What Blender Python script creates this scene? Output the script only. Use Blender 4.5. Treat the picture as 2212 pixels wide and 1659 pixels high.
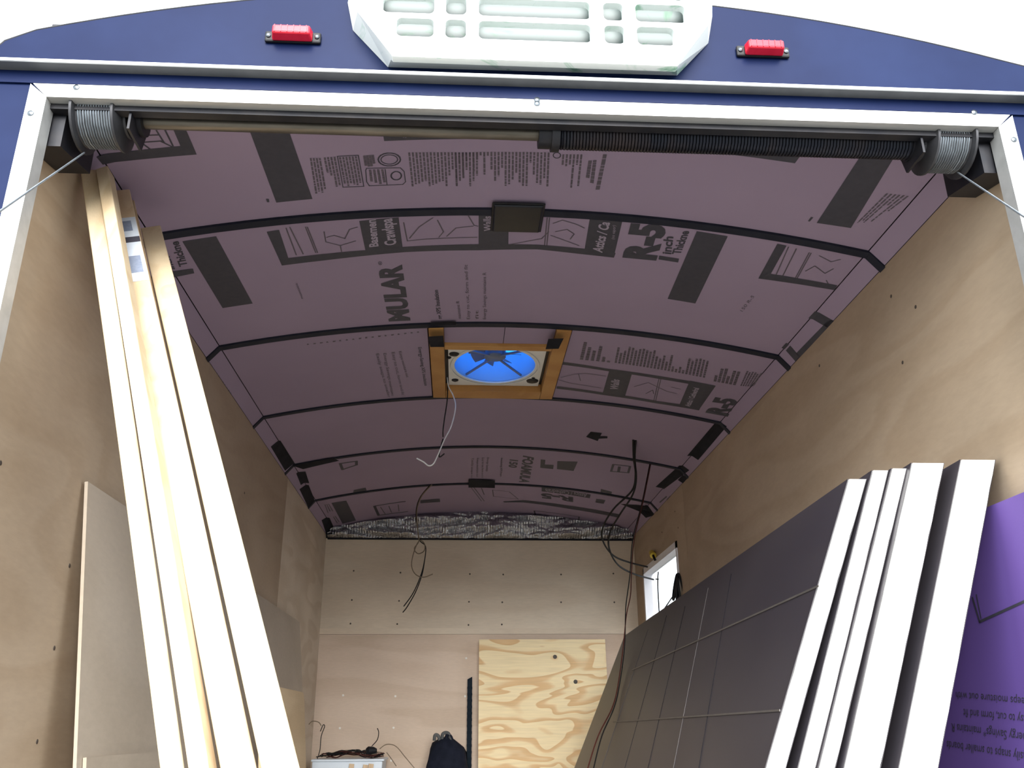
import bpy, bmesh, math, random
from mathutils import Vector, Matrix, noise
random.seed(7)
for o in list(bpy.data.objects): bpy.data.objects.remove(o)
scene = bpy.context.scene
COL = scene.collection
V = Vector
# ------------------------------------------------------------------ camera
IMG_W, IMG_H = 2212.0, 1659.0
CAM = V((-.1185, -1.1436, .8166)); YAW, PITCH, ROLL, FPX = .0601, .3641, -.0069, 1936.65
FW = V((math.sin(YAW)*math.cos(PITCH), math.cos(YAW)*math.cos(PITCH), math.sin(PITCH)))
R0 = V((math.cos(YAW), -math.sin(YAW), 0)); U0 = R0.cross(FW)
RT = R0*math.cos(ROLL) + U0*math.sin(ROLL); UP = U0*math.cos(ROLL) - R0*math.sin(ROLL)
cd = bpy.data.cameras.new('camera'); cd.sensor_width = 36; cd.lens = FPX/IMG_W*36; cd.clip_start = .02; cd.clip_end = 500
cam = bpy.data.objects.new('camera', cd); COL.objects.link(cam)
m = Matrix.Identity(4)
for i in range(3): m[i][0], m[i][1], m[i][2], m[i][3] = RT[i], UP[i], -FW[i], CAM[i]
cam.matrix_world = m
scene.camera = cam
# ------------------------------------------------------------------ world: bright overcast sky
w = bpy.data.worlds.new('overcast_sky'); scene.world = w; w.use_nodes = True
bg = w.node_tree.nodes['Background']; bg.inputs[0].default_value = (.88, .95, 1.0, 1); bg.inputs[1].default_value = 2.9
sd = bpy.data.lights.new('sun', 'SUN'); sd.energy = 7.5; sd.angle = math.radians(42); sd.color = (1, .98, .95)
sun = bpy.data.objects.new('sun', sd); COL.objects.link(sun)
sun.rotation_euler = V((.0, .915, -.40)).to_track_quat('-Z', 'Y').to_euler()
vs = scene.view_settings
vs.view_transform = 'Standard'; vs.look = 'None'; vs.gamma = 1; vs.use_curve_mapping = False; vs.exposure = 0.3

# ------------------------------------------------------------------ measuring helpers (photo point -> place in the trailer)
def ray(q): return FW + RT*((q[0]-IMG_W/2)/FPX) - UP*((q[1]-IMG_H/2)/FPX)
def pl(q, ax, v):
    d = ray(q); return CAM + d*((v-CAM[ax])/d[ax])
HW, ZT, CD, CE, CH = .8306, 1.78, .0312, .0372, .0887      # half width, wall top, cove, crown rise
YO, YE = .09, 3.68                                          # rear opening plane, front wall
FLZ = .06
BOW = [.61*j for j in range(6)]
def zs(x):
    a = abs(x); b = HW-CD
    if a <= b: return ZT + CE + CH*(1-(a/b)**2)
    return ZT + CE*(HW-a)/CD
def cp(q):
    d = ray(q); t = (ZT+.08-CAM.z)/d.z
    for _ in range(25):
        P = CAM + d*t; g = (zs(P.x+1e-4)-zs(P.x-1e-4))/2e-4
        t -= (P.z-zs(P.x))/(d.z-g*d.x)
    P = CAM + d*t; return (P.x, P.y)
def onceil(x, y, off=.0009): return V((x, y, zs(x)-off))

# ------------------------------------------------------------------ materials
MATS = {}
def nmat(name):
    mt = bpy.data.materials.new(name); mt.use_nodes = True; MATS[name] = mt
    nt = mt.node_tree; return mt, nt, nt.nodes['Principled BSDF']
def plain(name, col, rough=.6, metal=0, spec=.5, **kw):
    mt, nt, b = nmat(name)
    b.inputs['Base Color'].default_value = (*col, 1); b.inputs['Roughness'].default_value = rough
    b.inputs['Metallic'].default_value = metal; b.inputs['Specular IOR Level'].default_value = spec
    for k, v in kw.items(): b.inputs[k.replace('_', ' ')].default_value = v
    return mt
def coords(nt, scale, rnd=True):
    tc = nt.nodes.new('ShaderNodeTexCoord'); mp = nt.nodes.new('ShaderNodeMapping'); mp.inputs['Scale'].default_value = scale
    nt.links.new(tc.outputs['Object'], mp.inputs['Vector'])
    if rnd:
        oi = nt.nodes.new('ShaderNodeObjectInfo'); vm = nt.nodes.new('ShaderNodeVectorMath'); vm.operation = 'SCALE'
        cb = nt.nodes.new('ShaderNodeCombineXYZ')
        for i in range(3): nt.links.new(oi.outputs['Random'], cb.inputs[i])
        nt.links.new(cb.outputs[0], vm.inputs[0]); vm.inputs['Scale'].default_value = 37
        nt.links.new(vm.outputs[0], mp.inputs['Location'])
    return mp
def ramp(nt, fac, stops):
    r = nt.nodes.new('ShaderNodeValToRGB'); e = r.color_ramp.elements
    while len(e) < len(stops): e.new(.5)
    for i, (p, c) in enumerate(stops): e[i].position = p; e[i].color = (*c, 1)
    nt.links.new(fac, r.inputs[0]); return r
def tex(nt, mp, scale, detail=3, rough=.5, dist=0):
    n = nt.nodes.new('ShaderNodeTexNoise'); n.inputs['Scale'].default_value = scale; n.inputs['Detail'].default_value = detail
    n.inputs['Roughness'].default_value = rough; n.inputs['Distortion'].default_value = dist
    nt.links.new(mp.outputs[0], n.inputs['Vector']); return n
def mix(nt, a, b, fac, mode='MIX'):
    x = nt.nodes.new('ShaderNodeMix'); x.data_type = 'RGBA'; x.blend_type = mode
    if isinstance(fac, float): x.inputs[0].default_value = fac
    else: nt.links.new(fac, x.inputs[0])
    nt.links.new(a, x.inputs[6]); nt.links.new(b, x.inputs[7]); return x.outputs[2]
def bump(nt, b, h, s, d=.002):
    n = nt.nodes.new('ShaderNodeBump'); n.inputs['Strength'].default_value = s; n.inputs['Distance'].default_value = d
    nt.links.new(h, n.inputs['Height']); nt.links.new(n.outputs[0], b.inputs['Normal'])
def mathn(nt, op, a, b=None):
    n = nt.nodes.new('ShaderNodeMath'); n.operation = op
    nt.links.new(a, n.inputs[0])
    if b is not None: n.inputs[1].default_value = b
    return n.outputs[0]
def figured(name, light, dark, scale, rings=7, contrast=1., width=(.35, .75), rough=.55):
    # rotary-cut veneer: contour bands of a stretched noise plus fine fibre
    mt, nt, b = nmat(name)
    mp = coords(nt, scale)
    n = tex(nt, mp, 1.0, 2.5, .45, .35)
    fr = mathn(nt, 'FRACT', mathn(nt, 'MULTIPLY', n.outputs[0], rings))
    mid = tuple(l+(d-l)*contrast for l, d in zip(light, dark))
    r = ramp(nt, fr, [(0, light), (width[0], light), ((width[0]+width[1])/2+.1, mid), (.85, mid), (1, light)])
    f = tex(nt, coords(nt, tuple(s*18 for s in scale)), 2.2, 2, .6)
    fr2 = ramp(nt, f.outputs[0], [(.3, (.95,)*3), (.7, (1.02,)*3)])
    col = mix(nt, r.outputs[0], fr2.outputs[0], 1.0, 'MULTIPLY')
    g = tex(nt, coords(nt, (1.3, 1.3, 1.3)), 1.6, 2)
    gr = ramp(nt, g.outputs[0], [(.3, (.88, .86, .84)), (.7, (1.06, 1.05, 1.04))])
    col = mix(nt, col, gr.outputs[0], 1.0, 'MULTIPLY')
    nt.links.new(col, b.inputs['Base Color']); b.inputs['Roughness'].default_value = rough; b.inputs['Specular IOR Level'].default_value = .25
    bump(nt, b, f.outputs[0], .12)
    return mt
figured('wall_ply', (.46, .36, .26), (.40, .30, .205), (.7, .7, 2.6), 9, .5, (.3, .8))
figured('wall_ply_pale', (.68, .58, .46), (.56, .45, .33), (1.2, 1.2, 5), 5, .6, (.3, .8))
figured('front_ply', (.66, .53, .42), (.59, .46, .35), (.8, 1, 4.5), 5, .7, (.3, .8))
figured('front_ply_upper', (.72, .62, .49), (.67, .56, .43), (.6, 1, 3), 4, .6, (.3, .8))
figured('sheet_ply', (.48, .41, .33), (.44, .37, .29), (.8, .8, 2.2), 4, .6, (.3, .8))
figured('pine_board', (.62, .50, .335), (.52, .385, .23), (16, 16, .35), 4, .6, (.3, .8))
figured('pine_board_red', (.58, .44, .29), (.48, .33, .20), (16, 16, .35), 4, .6, (.3, .8))
figured('offcut_board', (.60, .46, .29), (.50, .36, .21), (9, 1, 9), 3, .6, (.3, .8))
figured('vent_wood', (.50, .27, .09), (.40, .19, .055), (5, 5, 5), 3, .7, (.3, .8))
KC = (pl((1035, 1382), 1, YE-.06).x+pl((1307, 1382), 1, YE-.06).x)/2
def cdx():
    mt, nt, b = nmat('cdx_ply')
    mp = coords(nt, (1.1, 1, 4.4), False); mp.inputs['Location'].default_value = (2.3, 0, .4)
    n = tex(nt, mp, 1.35, 2.2, .42, .55)
    # two knots pull the rings round themselves
    tc = nt.nodes.new('ShaderNodeTexCoord'); h = n.outputs[0]
    for (kx, kz, amp) in [(pl(q, 1, YE-.06).x-KC, pl(q, 1, YE-.06).z, a) for q, a in (((1199, 1419), .16), ((1243, 1473), -.16), ((1205, 1650), .14), ((1225, 1560), .10))]:
        d = nt.nodes.new('ShaderNodeVectorMath'); d.operation = 'DISTANCE'
        mp2 = nt.nodes.new('ShaderNodeMapping'); mp2.inputs['Scale'].default_value = (1, 0, 1.5)
        nt.links.new(tc.outputs['Object'], mp2.inputs[0]); nt.links.new(mp2.outputs[0], d.inputs[0]); d.inputs[1].default_value = (kx, 0, kz*1.5)
        e = mathn(nt, 'MULTIPLY', d.outputs['Value'], -9.0); e = mathn(nt, 'EXPONENT', e); e = mathn(nt, 'MULTIPLY', e, amp*1.6)
        a = nt.nodes.new('ShaderNodeMath'); a.operation = 'ADD'; nt.links.new(h, a.inputs[0]); nt.links.new(e, a.inputs[1]); h = a.outputs[0]
    fr = mathn(nt, 'FRACT', mathn(nt, 'MULTIPLY', h, 8.5))
    r = ramp(nt, fr, [(0, (.86, .70, .42)), (.5, (.84, .68, .40)), (.70, (.72, .48, .24)), (.95, (.68, .43, .20)), (1, (.86, .70, .42))])
    f = tex(nt, coords(nt, (4, 4, 60)), 2, 2)
    fr2 = ramp(nt, f.outputs[0], [(.3, (.92,)*3), (.7, (1.04,)*3)])
    nt.links.new(mix(nt, r.outputs[0], fr2.outputs[0], 1.0, 'MULTIPLY'), b.inputs['Base Color']); b.inputs['Roughness'].default_value = .6
cdx()
def mottled(name, c1, c2, scale, rough=.5, metal=0, bs=0, stretch=(1, 1, 1), lo=.35, hi=.65, spec=.5):
    mt, nt, b = nmat(name)
    n = tex(nt, coords(nt, stretch), scale, 4, .55)
    r = ramp(nt, n.outputs[0], [(lo, c1), (hi, c2)]); nt.links.new(r.outputs[0], b.inputs['Base Color'])
    b.inputs['Roughness'].default_value = rough; b.inputs['Metallic'].default_value = metal; b.inputs['Specular IOR Level'].default_value = spec
    if bs: bump(nt, b, n.outputs[0], bs)
    return mt
mottled('blue_paint', (.0045, .0105, .046), (.008, .0165, .062), 5, .42, spec=.1, lo=.4, hi=.75)
mottled('foam_purple', (.30, .232, .32), (.325, .252, .345), 2, .75, spec=.2)
mottled('foam_purple_skylit', (.115, .066, .26), (.13, .075, .29), 2, .7, spec=.2)  # same purple foam, with the blue of open daylight put into its colour
mottled('foam_white', (.90, .90, .86), (.95, .95, .93), 40, .8, bs=.3)
mottled('facing', (.040, .035, .043), (.058, .051, .058), 2.2, .42, .1, .05, (1, .5, 1))
mottled('aluminium', (.42, .42, .41), (.50, .50, .49), 30, .42, .4, stretch=(.1, 1, 1))
mottled('rail_shaded', (.085, .09, .095), (.11, .115, .12), 20, .5)  # rail underside, its shade put into the colour
mottled('rail_lit', (.72, .74, .75), (.8, .82, .83), 20, .4)  # same rail metal, coloured brighter for the light on its lip
mottled('trim_white', (.80, .80, .78), (.86, .86, .84), 20, .4)
mottled('steel_dark', (.008, .009, .014), (.018, .017, .02), 25, .45, .4)
mottled('steel_shaft', (.10, .09, .075), (.17, .15, .125), 40, .42, .8, stretch=(.2, 1, 1))
mottled('spring_steel', (.010, .012, .020), (.045, .030, .026), 9, .4, .6, stretch=(1, .3, .3), lo=.5, hi=.75)
mottled('drum_cast', (.035, .035, .04), (.06, .06, .065), 20, .5, .5)
mottled('cable_wire', (.16, .18, .20), (.23, .26, .29), 60, .4, .6)
mottled('bow_paint', (.010, .012, .022), (.017, .019, .031), 12, .6, spec=.2)
mottled('tape_black', (.012, .012, .017), (.020, .020, .026), 14, .75, spec=.1)
mottled('print_ink', (.036, .035, .050), (.044, .042, .057), 60, .6)
mottled('print_grey', (.085, .070, .090), (.10, .082, .105), 60, .6)
mottled('print_light', (.30, .255, .33), (.33, .28, .36), 60, .6)
mottled('black_plastic', (.008, .008, .010), (.014, .014, .016), 20, .45, spec=.3)
mottled('gloss_black', (.006, .008, .014), (.010, .012, .016), 9, .3, spec=.3)
mottled('bag_cloth', (.006, .008, .016), (.011, .013, .024), 30, .85, bs=.3, spec=.15)
mottled('bag_strap', (.05, .055, .06), (.09, .09, .09), 40, .7)
mottled('bin_plastic', (.62, .70, .78), (.68, .75, .82), 4, .35)
mottled('mesh_plastic', (.006, .012, .020), (.012, .02, .03), 10, .8, spec=.15)
mottled('floor_ply', (.56, .50, .43), (.64, .58, .50), 6, .7)
mottled('ramp_tread', (.10, .10, .10), (.14, .14, .135), 10, .8)
mottled('gravel', (.14, .14, .13), (.20, .198, .185), 6, .9, bs=.5)
mottled('vent_white', (.70, .70, .67), (.76, .76, .73), 12, .45)
mottled('dark_core', (.02, .02, .022), (.03, .03, .032), 8, .8)
mottled('wire_black', (.008, .008, .009), (.014, .014, .014), 30, .6, spec=.2)
mottled('wire_red', (.05, .014, .012), (.07, .018, .014), 30, .6, spec=.2)
mottled('wire_white', (.62, .62, .60), (.70, .70, .68), 30, .5)
mottled('wire_tan', (.16, .12, .08), (.2, .15, .1), 30, .5)
mottled('yellow_cap', (.70, .50, .05), (.75, .55, .07), 30, .4)
mottled('screw_metal', (.10, .115, .13), (.16, .18, .2), 60, .3, .8)
mottled('screw_dark', (.05, .04, .03), (.08, .06, .05), 60, .6)
mottled('screw_bright', (.75, .72, .66), (.8, .78, .72), 60, .4)
mottled('lens_red', (.62, .012, .030), (.72, .020, .045), 30, .25)
mottled('sticker_white', (.50, .54, .60), (.55, .59, .65), 30, .5)
mottled('sticker_grey', (.16, .19, .26), (.2, .23, .3), 200, .5)
mottled('fan_plastic', (.10, .14, .22), (.14, .18, .27), 10, .4)
mottled('window_white', (.74, .73, .76), (.80, .79, .82), 10, .5)
mottled('crease', (.085, .077, .074), (.11, .10, .095), 20, .5)
def stained(name, c0, c1, c2):
    mt, nt, b = nmat(name)
    n = tex(nt, coords(nt, (1, 1, 1), False), 9, 4, .6, 2.2)
    r = ramp(nt, n.outputs[0], [(.56, c0), (.63, c1), (.72, c2)])
    nt.links.new(r.outputs[0], b.inputs['Base Color']); b.inputs['Roughness'].default_value = .4
stained('stained_plastic', (.80, .84, .82), (.50, .66, .56), (.20, .42, .28)); stained('stained_shaded', (.13, .16, .155), (.08, .16, .11), (.015, .07, .03))  # second, darker copy puts the shade of the slots into the colour; stains kept
def foil():
    mt, nt, b = nmat('foil')
    n = tex(nt, coords(nt, (1, 1, 1), False), 26, 5, .65, 1.2)
    wv = nt.nodes.new('ShaderNodeTexWave'); wv.inputs['Scale'].default_value = 22; wv.inputs['Distortion'].default_value = 1.5
    wv.bands_direction = 'X'; nt.links.new(coords(nt, (1, 1, .4), False).outputs[0], wv.inputs['Vector'])
    a = nt.nodes.new('ShaderNodeMath'); a.operation = 'ADD'; nt.links.new(n.outputs[0], a.inputs[0])
    nt.links.new(mathn(nt, 'MULTIPLY', wv.outputs[1], .25), a.inputs[1])
    b.inputs['Base Color'].default_value = (.56, .57, .59, 1); b.inputs['Metallic'].default_value = 1; b.inputs['Roughness'].default_value = .12
    bump(nt, b, a.outputs[0], .6, .02)
foil()
def blue_lid():
    mt, nt, b = nmat('blue_lid')
    nt.nodes.remove(b)
    t = nt.nodes.new('ShaderNodeBsdfTranslucent'); t.inputs[0].default_value = (.16, .55, .95, 1)
    d = nt.nodes.new('ShaderNodeBsdfDiffuse'); d.inputs[0].default_value = (.08, .25, .7, 1)
    x = nt.nodes.new('ShaderNodeMixShader'); x.inputs[0].default_value = .25
    nt.links.new(t.outputs[0], x.inputs[1]); nt.links.new(d.outputs[0], x.inputs[2]); nt.links.new(x.outputs[0], nt.nodes['Material Output'].inputs[0])
blue_lid()
plain('vent_wall_bluelit', (.25, .45, .75), .4)  # white throat wall coloured as if lit through the blue lid
plain('glass', (.95, .97, 1), .02, Transmission_Weight=1.0, IOR=1.1)

# ------------------------------------------------------------------ building helpers
WL = {}
def tag(o, label=None, cat=None, group=None, kind=None):
    if label: o['label'] = label
    if cat: o['category'] = cat
    if group: o['group'] = group
    if kind: o['kind'] = kind
    return o
def empty(name, loc, label=None, cat=None, group=None, kind=None):
    o = bpy.data.objects.new(name, None); o.empty_display_size = .05; COL.objects.link(o); o.location = loc; WL[o.name] = V(loc)
    return tag(o, label, cat, group, kind)
def basis(ax, ref=V((0, 0, 1))):
    a = ax.normalized(); r = ref if abs(a.dot(ref)) < .95 else V((1, 0, 0))
    s = a.cross(r).normalized(); return a, s, s.cross(a).normalized()
def catmull(P, n=6):
    P = [V(p) for p in P]; out = []
    for i in range(len(P)-1):
        p0, p1, p2, p3 = P[max(i-1, 0)], P[i], P[i+1], P[min(i+2, len(P)-1)]
        for k in range(n):
            t = k/n
            out.append(.5*((2*p1)+(p2-p0)*t+(2*p0-5*p1+4*p2-p3)*t*t+(3*p1-p0-3*p2+p3)*t**3))
    out.append(P[-1]); return out
class MB:
    def __init__(s): s.v = []; s.f = []
    def add(s, vs, fs):
        n = len(s.v); s.v += [V(q) for q in vs]; s.f += [tuple(i+n for i in f) for f in fs]; return s
    def hexa(s, b, t):     # bottom quad, top quad (same winding)
        return s.add(list(b)+list(t), [(3, 2, 1, 0), (4, 5, 6, 7), (0, 1, 5, 4), (1, 2, 6, 5), (2, 3, 7, 6), (3, 0, 4, 7)])
    def box(s, x0, x1, y0, y1, z0, z1):
        return s.hexa([(x0, y0, z0), (x1, y0, z0), (x1, y1, z0), (x0, y1, z0)], [(x0, y0, z1), (x1, y0, z1), (x1, y1, z1), (x0, y1, z1)])
    def beam(s, a, b, side, wd, th):
        a, b = V(a), V(b); ax = (b-a).normalized(); sd_ = (V(side)-ax*ax.dot(V(side))).normalized(); n = ax.cross(sd_)
        def q(p): return [p-sd_*wd/2-n*th/2, p+sd_*wd/2-n*th/2, p+sd_*wd/2+n*th/2, p-sd_*wd/2+n*th/2]
        return s.hexa(q(a), q(b))
    def tube(s, P, r, n=8, cap=True):
        P = [V(p) for p in P]; N = len(P); vs = []; fs = []
        t0 = (P[1]-P[0]).normalized(); _, sd_, up = basis(t0)
        for i in range(N):
            t = (P[min(i+1, N-1)]-P[max(i-1, 0)])
            if t.length > 1e-9: t0 = t.normalized()
            sd_ = (sd_-t0*t0.dot(sd_)).normalized(); up = sd_.cross(t0)
            rr = r if not isinstance(r, (list, tuple)) else r[i]
            for k in range(n):
                a = 2*math.pi*k/n; vs.append(P[i]+sd_*rr*math.cos(a)+up*rr*math.sin(a))
        for i in range(N-1):
            for k in range(n): fs.append((i*n+k, i*n+(k+1) % n, (i+1)*n+(k+1) % n, (i+1)*n+k))
        if cap: fs.append(tuple(range(n-1, -1, -1))); fs.append(tuple((N-1)*n+k for k in range(n)))
        return s.add(vs, fs)
    def lathe(s, c, ax, prof, n=28):   # prof: (t along axis, radius)
        a, sd_, up = basis(V(ax)); vs = []; fs = []; m_ = len(prof)
        for (t, r) in prof:
            for k in range(n):
                g = 2*math.pi*k/n; vs.append(V(c)+a*t+sd_*r*math.cos(g)+up*r*math.sin(g))
        for i in range(m_-1):
            for k in range(n): fs.append((i*n+k, i*n+(k+1) % n, (i+1)*n+(k+1) % n, (i+1)*n+k))
        fs.append(tuple(range(n-1, -1, -1))); fs.append(tuple((m_-1)*n+k for k in range(n)))
        return s.add(vs, fs)
    def grid(s, fn, nu, nv):
        vs = [fn(i/nu, j/nv) for j in range(nv+1) for i in range(nu+1)]
        return s.add(vs, [(j*(nu+1)+i, j*(nu+1)+i+1, (j+1)*(nu+1)+i+1, (j+1)*(nu+1)+i) for j in range(nv) for i in range(nu)])
    def slab(s, fn, nu, nv, off):      # grid with thickness vector off
        a = [V(fn(i/nu, j/nv)) for j in range(nv+1) for i in range(nu+1)]; n = len(a); W = nu+1
        q = lambda i, j: j*W+i
        fs = [(q(i, j), q(i+1, j), q(i+1, j+1), q(i, j+1)) for j in range(nv) for i in range(nu)]
        fs += [tuple(n+k for k in f[::-1]) for f in fs]
        for i in range(nu):
            fs.append((q(i+1, 0), q(i, 0), n+q(i, 0), n+q(i+1, 0))); fs.append((q(i, nv), q(i+1, nv), n+q(i+1, nv), n+q(i, nv)))
        for j in range(nv):
            fs.append((q(0, j), q(0, j+1), n+q(0, j+1), n+q(0, j))); fs.append((q(nu, j+1), q(nu, j), n+q(nu, j), n+q(nu, j+1)))
        return s.add(a+[p+V(off) for p in a], fs)
    def build(s, name, mat, parent=None, smooth=False, bevel=0, center=None, fix=True):
        xs = s.v
        lo = V([min(v[i] for v in xs) for i in range(3)]); hi = V([max(v[i] for v in xs) for i in range(3)])
        c = V(center) if center is not None else V(((lo.x+hi.x)/2, (lo.y+hi.y)/2, lo.z))
        me = bpy.data.meshes.new(name); me.from_pydata([v-c for v in xs], [], s.f)
        bm = bmesh.new(); bm.from_mesh(me)
        if fix: bmesh.ops.recalc_face_normals(bm, faces=bm.faces)
        bm.to_mesh(me); bm.free()
        me.materials.append(MATS[mat])
        if smooth: me.polygons.foreach_set('use_smooth', [True]*len(me.polygons))
        o = bpy.data.objects.new(name, me); COL.objects.link(o); WL[o.name] = c
        if parent is not None: o.parent = parent; o.location = c-WL[parent.name]
        else: o.location = c
        if bevel:
            bv = o.modifiers.new('bevel', 'BEVEL'); bv.width = bevel; bv.segments = 2; bv.limit_method = 'ANGLE'
        if smooth:
            try:
                md = o.modifiers.new('edges', 'EDGE_SPLIT'); md.split_angle = math.radians(40)
            except Exception: pass
        return o
def wire(name, pts, r, mat, parent=None, n=6, sub=5): return MB().tube(catmull(pts, sub), r, n).build(name, mat, parent, smooth=True)
_txt = {}
def text2d(s, bold=.0):
    k = (s, bold)
    if k in _txt: return _txt[k]
    cu = bpy.data.curves.new('t', 'FONT'); cu.body = s; cu.resolution_u = 3; cu.offset = bold; cu.size = 1
    ob = bpy.data.objects.new('t', cu); COL.objects.link(ob)
    dg = bpy.context.evaluated_depsgraph_get(); me = ob.evaluated_get(dg).to_mesh()
    v = [(a.co.x, a.co.y) for a in me.vertices]; f = [tuple(p.vertices) for p in me.polygons]
    ob.evaluated_get(dg).to_mesh_clear(); bpy.data.objects.remove(ob); bpy.data.curves.remove(cu)
    x0 = min(a[0] for a in v); x1 = max(a[0] for a in v)
    v = [((a[0]-x0)/(x1-x0), a[1]/.70) for a in v]
    _txt[k] = (v, f); return _txt[k]
class Print:      # flat print laid on a surface; P(px) -> 2D surface coordinates, S(u,v,off) -> point in space
    def __init__(s, P, S, off=.0009): s.P = P; s.S = S; s.off = off; s.m = MB()
    def text(s, body, a, b, t, bold=.03):
        A, B, T = V(s.P(a)), V(s.P(b)), V(s.P(t)); v, f = text2d(body, bold)
        s.m.add([s.S(*(A+(B-A)*p[0]+(T-A)*p[1]), s.off) for p in v], f); return s
    def quad2(s, c, n=1, k=1):
        A, B, C_, D = [V(q) for q in c]
        s.m.grid(lambda u, v: s.S(*((A*(1-u)+B*u)*(1-v)+(D*(1-u)+C_*u)*v), s.off), n, k); return s
    def quad(s, c, n=8, k=1): return s.quad2([s.P(q) for q in c], n, k)
    def strip(s, top, bot):
        for i in range(len(top)-1): s.quad([top[i], top[i+1], bot[i+1], bot[i]], 5)
        return s
    def line(s, pts, wd=.003, n=3):
        Q = [V(s.P(p)) for p in pts]
        for i in range(len(Q)-1):
            d = Q[i+1]-Q[i]
            if d.length < 1e-6: continue
            d = d.normalized(); nn = V((-d.y, d.x))*wd/2; e = d*wd*.4
            s.quad2([Q[i]-nn-e, Q[i+1]-nn+e, Q[i+1]+nn+e, Q[i]+nn-e], n)
        return s
    def ring(s, c, rx, ry, wd=.002, n=18):
        return s.line([(c[0]+rx*math.cos(2*math.pi*i/n), c[1]+ry*math.sin(2*math.pi*i/n)) for i in range(n+1)], wd, 1)
    def rows(s, c, n, prof, wd=.55, rnd=None):    # n rows of small type; rows run from edge c0-c1 to edge c3-c2
        A, B, C_, D = [V(s.P(q)) for q in c]; rnd = rnd or random.Random(3)
        for i in range(n):
            u0 = (i+.5-wd/2)/n; u1 = (i+.5+wd/2)/n; L = prof(i) if callable(prof) else prof[i % len(prof)]; p = 0
            while p < L-.01:
                q = min(L, p+rnd.uniform(.05, .16)); g = lambda u, v: (A*(1-u)+B*u)*(1-v)+(D*(1-u)+C_*u)*v
                s.quad2([g(u0, p), g(u1, p), g(u1, q), g(u0, q)]); p = q+.022
        return s
    def build(s, name, mat, parent): return s.m.build(name, mat, parent, fix=False)

# ================================================================== SETTING
ZG = -.52
gm = MB().grid(lambda u, v: V((-60+120*u, -60+120*v, ZG)), 12, 12); tag(gm.build('ground', 'gravel'), 'grey gravel ground around and under the trailer', 'ground', kind='structure')
fl = MB(); fl.box(-HW-.05, HW+.05, .06, YE+.06, FLZ-.07, FLZ); tag(fl.build('floor', 'floor_ply'), kind='structure')
# lowered ramp door
rm = MB(); a0, a1 = V((0, .05, FLZ-.01)), V((0, -1.72, ZG+.04))
rm.beam(a0+V((0, 0, -.03)), a1+V((0, 0, -.01)), (1, 0, 0), 1.58, .05); tag(rm.build('door_1', 'ramp_tread'), kind='structure')

# ---- side walls: steel-skinned shell with plywood lining panels and screws
def wall_side(sx, name, seams, mats, hole=None):
    xo0, xo1 = HW+.012, HW+.045
    o = MB()
    def slab(m_, xa, xb, y0, y1, z0, z1):
        xa, xb = sorted((sx*xa, sx*xb))
        m_.box(xa, xb, y0, y1, z0, z1)
    def holed(m_, xa, xb, y0, y1, z0, z1):
        if hole and y0 < hole[0] and y1 > hole[1]:
            slab(m_, xa, xb, y0, hole[0], z0, z1); slab(m_, xa, xb, hole[1], y1, z0, z1)
            slab(m_, xa, xb, hole[0], hole[1], z0, hole[2]); slab(m_, xa, xb, hole[0], hole[1], hole[3], z1)
        else: slab(m_, xa, xb, y0, y1, z0, z1)
    holed(o, xo0, xo1, .105, YE+.08, -.05, 1.86)
    wall = tag(o.build(name, 'blue_paint'), kind='structure')
    for i in range(len(seams)-1):
        m_ = MB(); holed(m_, HW, HW+.010, seams[i]+.001, seams[i+1]-.001, FLZ+.002, ZT); m_.build('plywood_panel', mats[i], wall)
    return wall
sl = pl((612, 1150), 0, -HW).y
wall_left = wall_side(-1, 'wall_left', [.105, 1.25, sl, YE], ['wall_ply', 'wall_ply', 'wall_ply_pale'])
WIN = (2.712, 3.47, 1.02, 1.567)
wall_right = wall_side(1, 'wall_right', [.105, 2.55, YE], ['wall_ply', 'wall_ply'], WIN)
def screws(wall, pts, ax, val, mat, r=.004, nrm=None):
    for q in pts:
        p = pl(q, ax, val); MB().lathe(p-V(nrm)*.001, nrm, [(0, r), (.0016, r*.9), (.0022, r*.5)], 8).build('screw', mat, wall)
screws(wall_right, [(1925, 640), (1978, 663), (1950, 783), (1770, 790), (1458, 1105), (1465, 1140), (1430, 1150)], 0, HW, 'screw_dark', .0045, (-1, 0, 0))
screws(wall_left, [(150, 1222), (117, 1400), (80, 1602), (528, 1065), (1, 1000)], 0, -HW, 'screw_dark', .0045, (1, 0, 0))
# ---- front wall
wf = MB(); wf.box(-HW-.09, HW+.09, YE+.012, YE+.08, -.05, 1.97); wall_front = tag(wf.build('wall_front', 'steel_dark'), kind='structure')
zsm = pl((1000, 1369), 1, YE).z; zft = pl((1000, 1164), 1, YE).z
MB().box(-HW, HW, YE, YE+.01, FLZ, zsm-.003).build('plywood_panel', 'front_ply', wall_front)
MB().box(-HW, HW, YE, YE+.01, zsm, zft).build('plywood_panel', 'front_ply_upper', wall_front)
MB().box(-HW, HW, YE-.003, YE, zsm-.002, zsm+.028).build('seam_strip', 'front_ply_upper', wall_front)
screws(wall_front, [(764, 1233), (865, 1237), (1015, 1240), (1087, 1241), (760, 1296), (862, 1298), (1013, 1300), (1085, 1301), (757, 1347), (858, 1348), (1012, 1350), (1084, 1349), (1212, 1241), (1325, 1239), (1212, 1301), (1327, 1301)], 1, YE, 'screw_dark', .005, (0, -1, 0))
screws(wall_front, [(1007, 1422), (741, 1502), (854, 1504), (1005, 1504), (734, 1573), (850, 1572), (1332, 1427), (845, 1643)], 1, YE, 'screw_bright', .006, (0, -1, 0))
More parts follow.
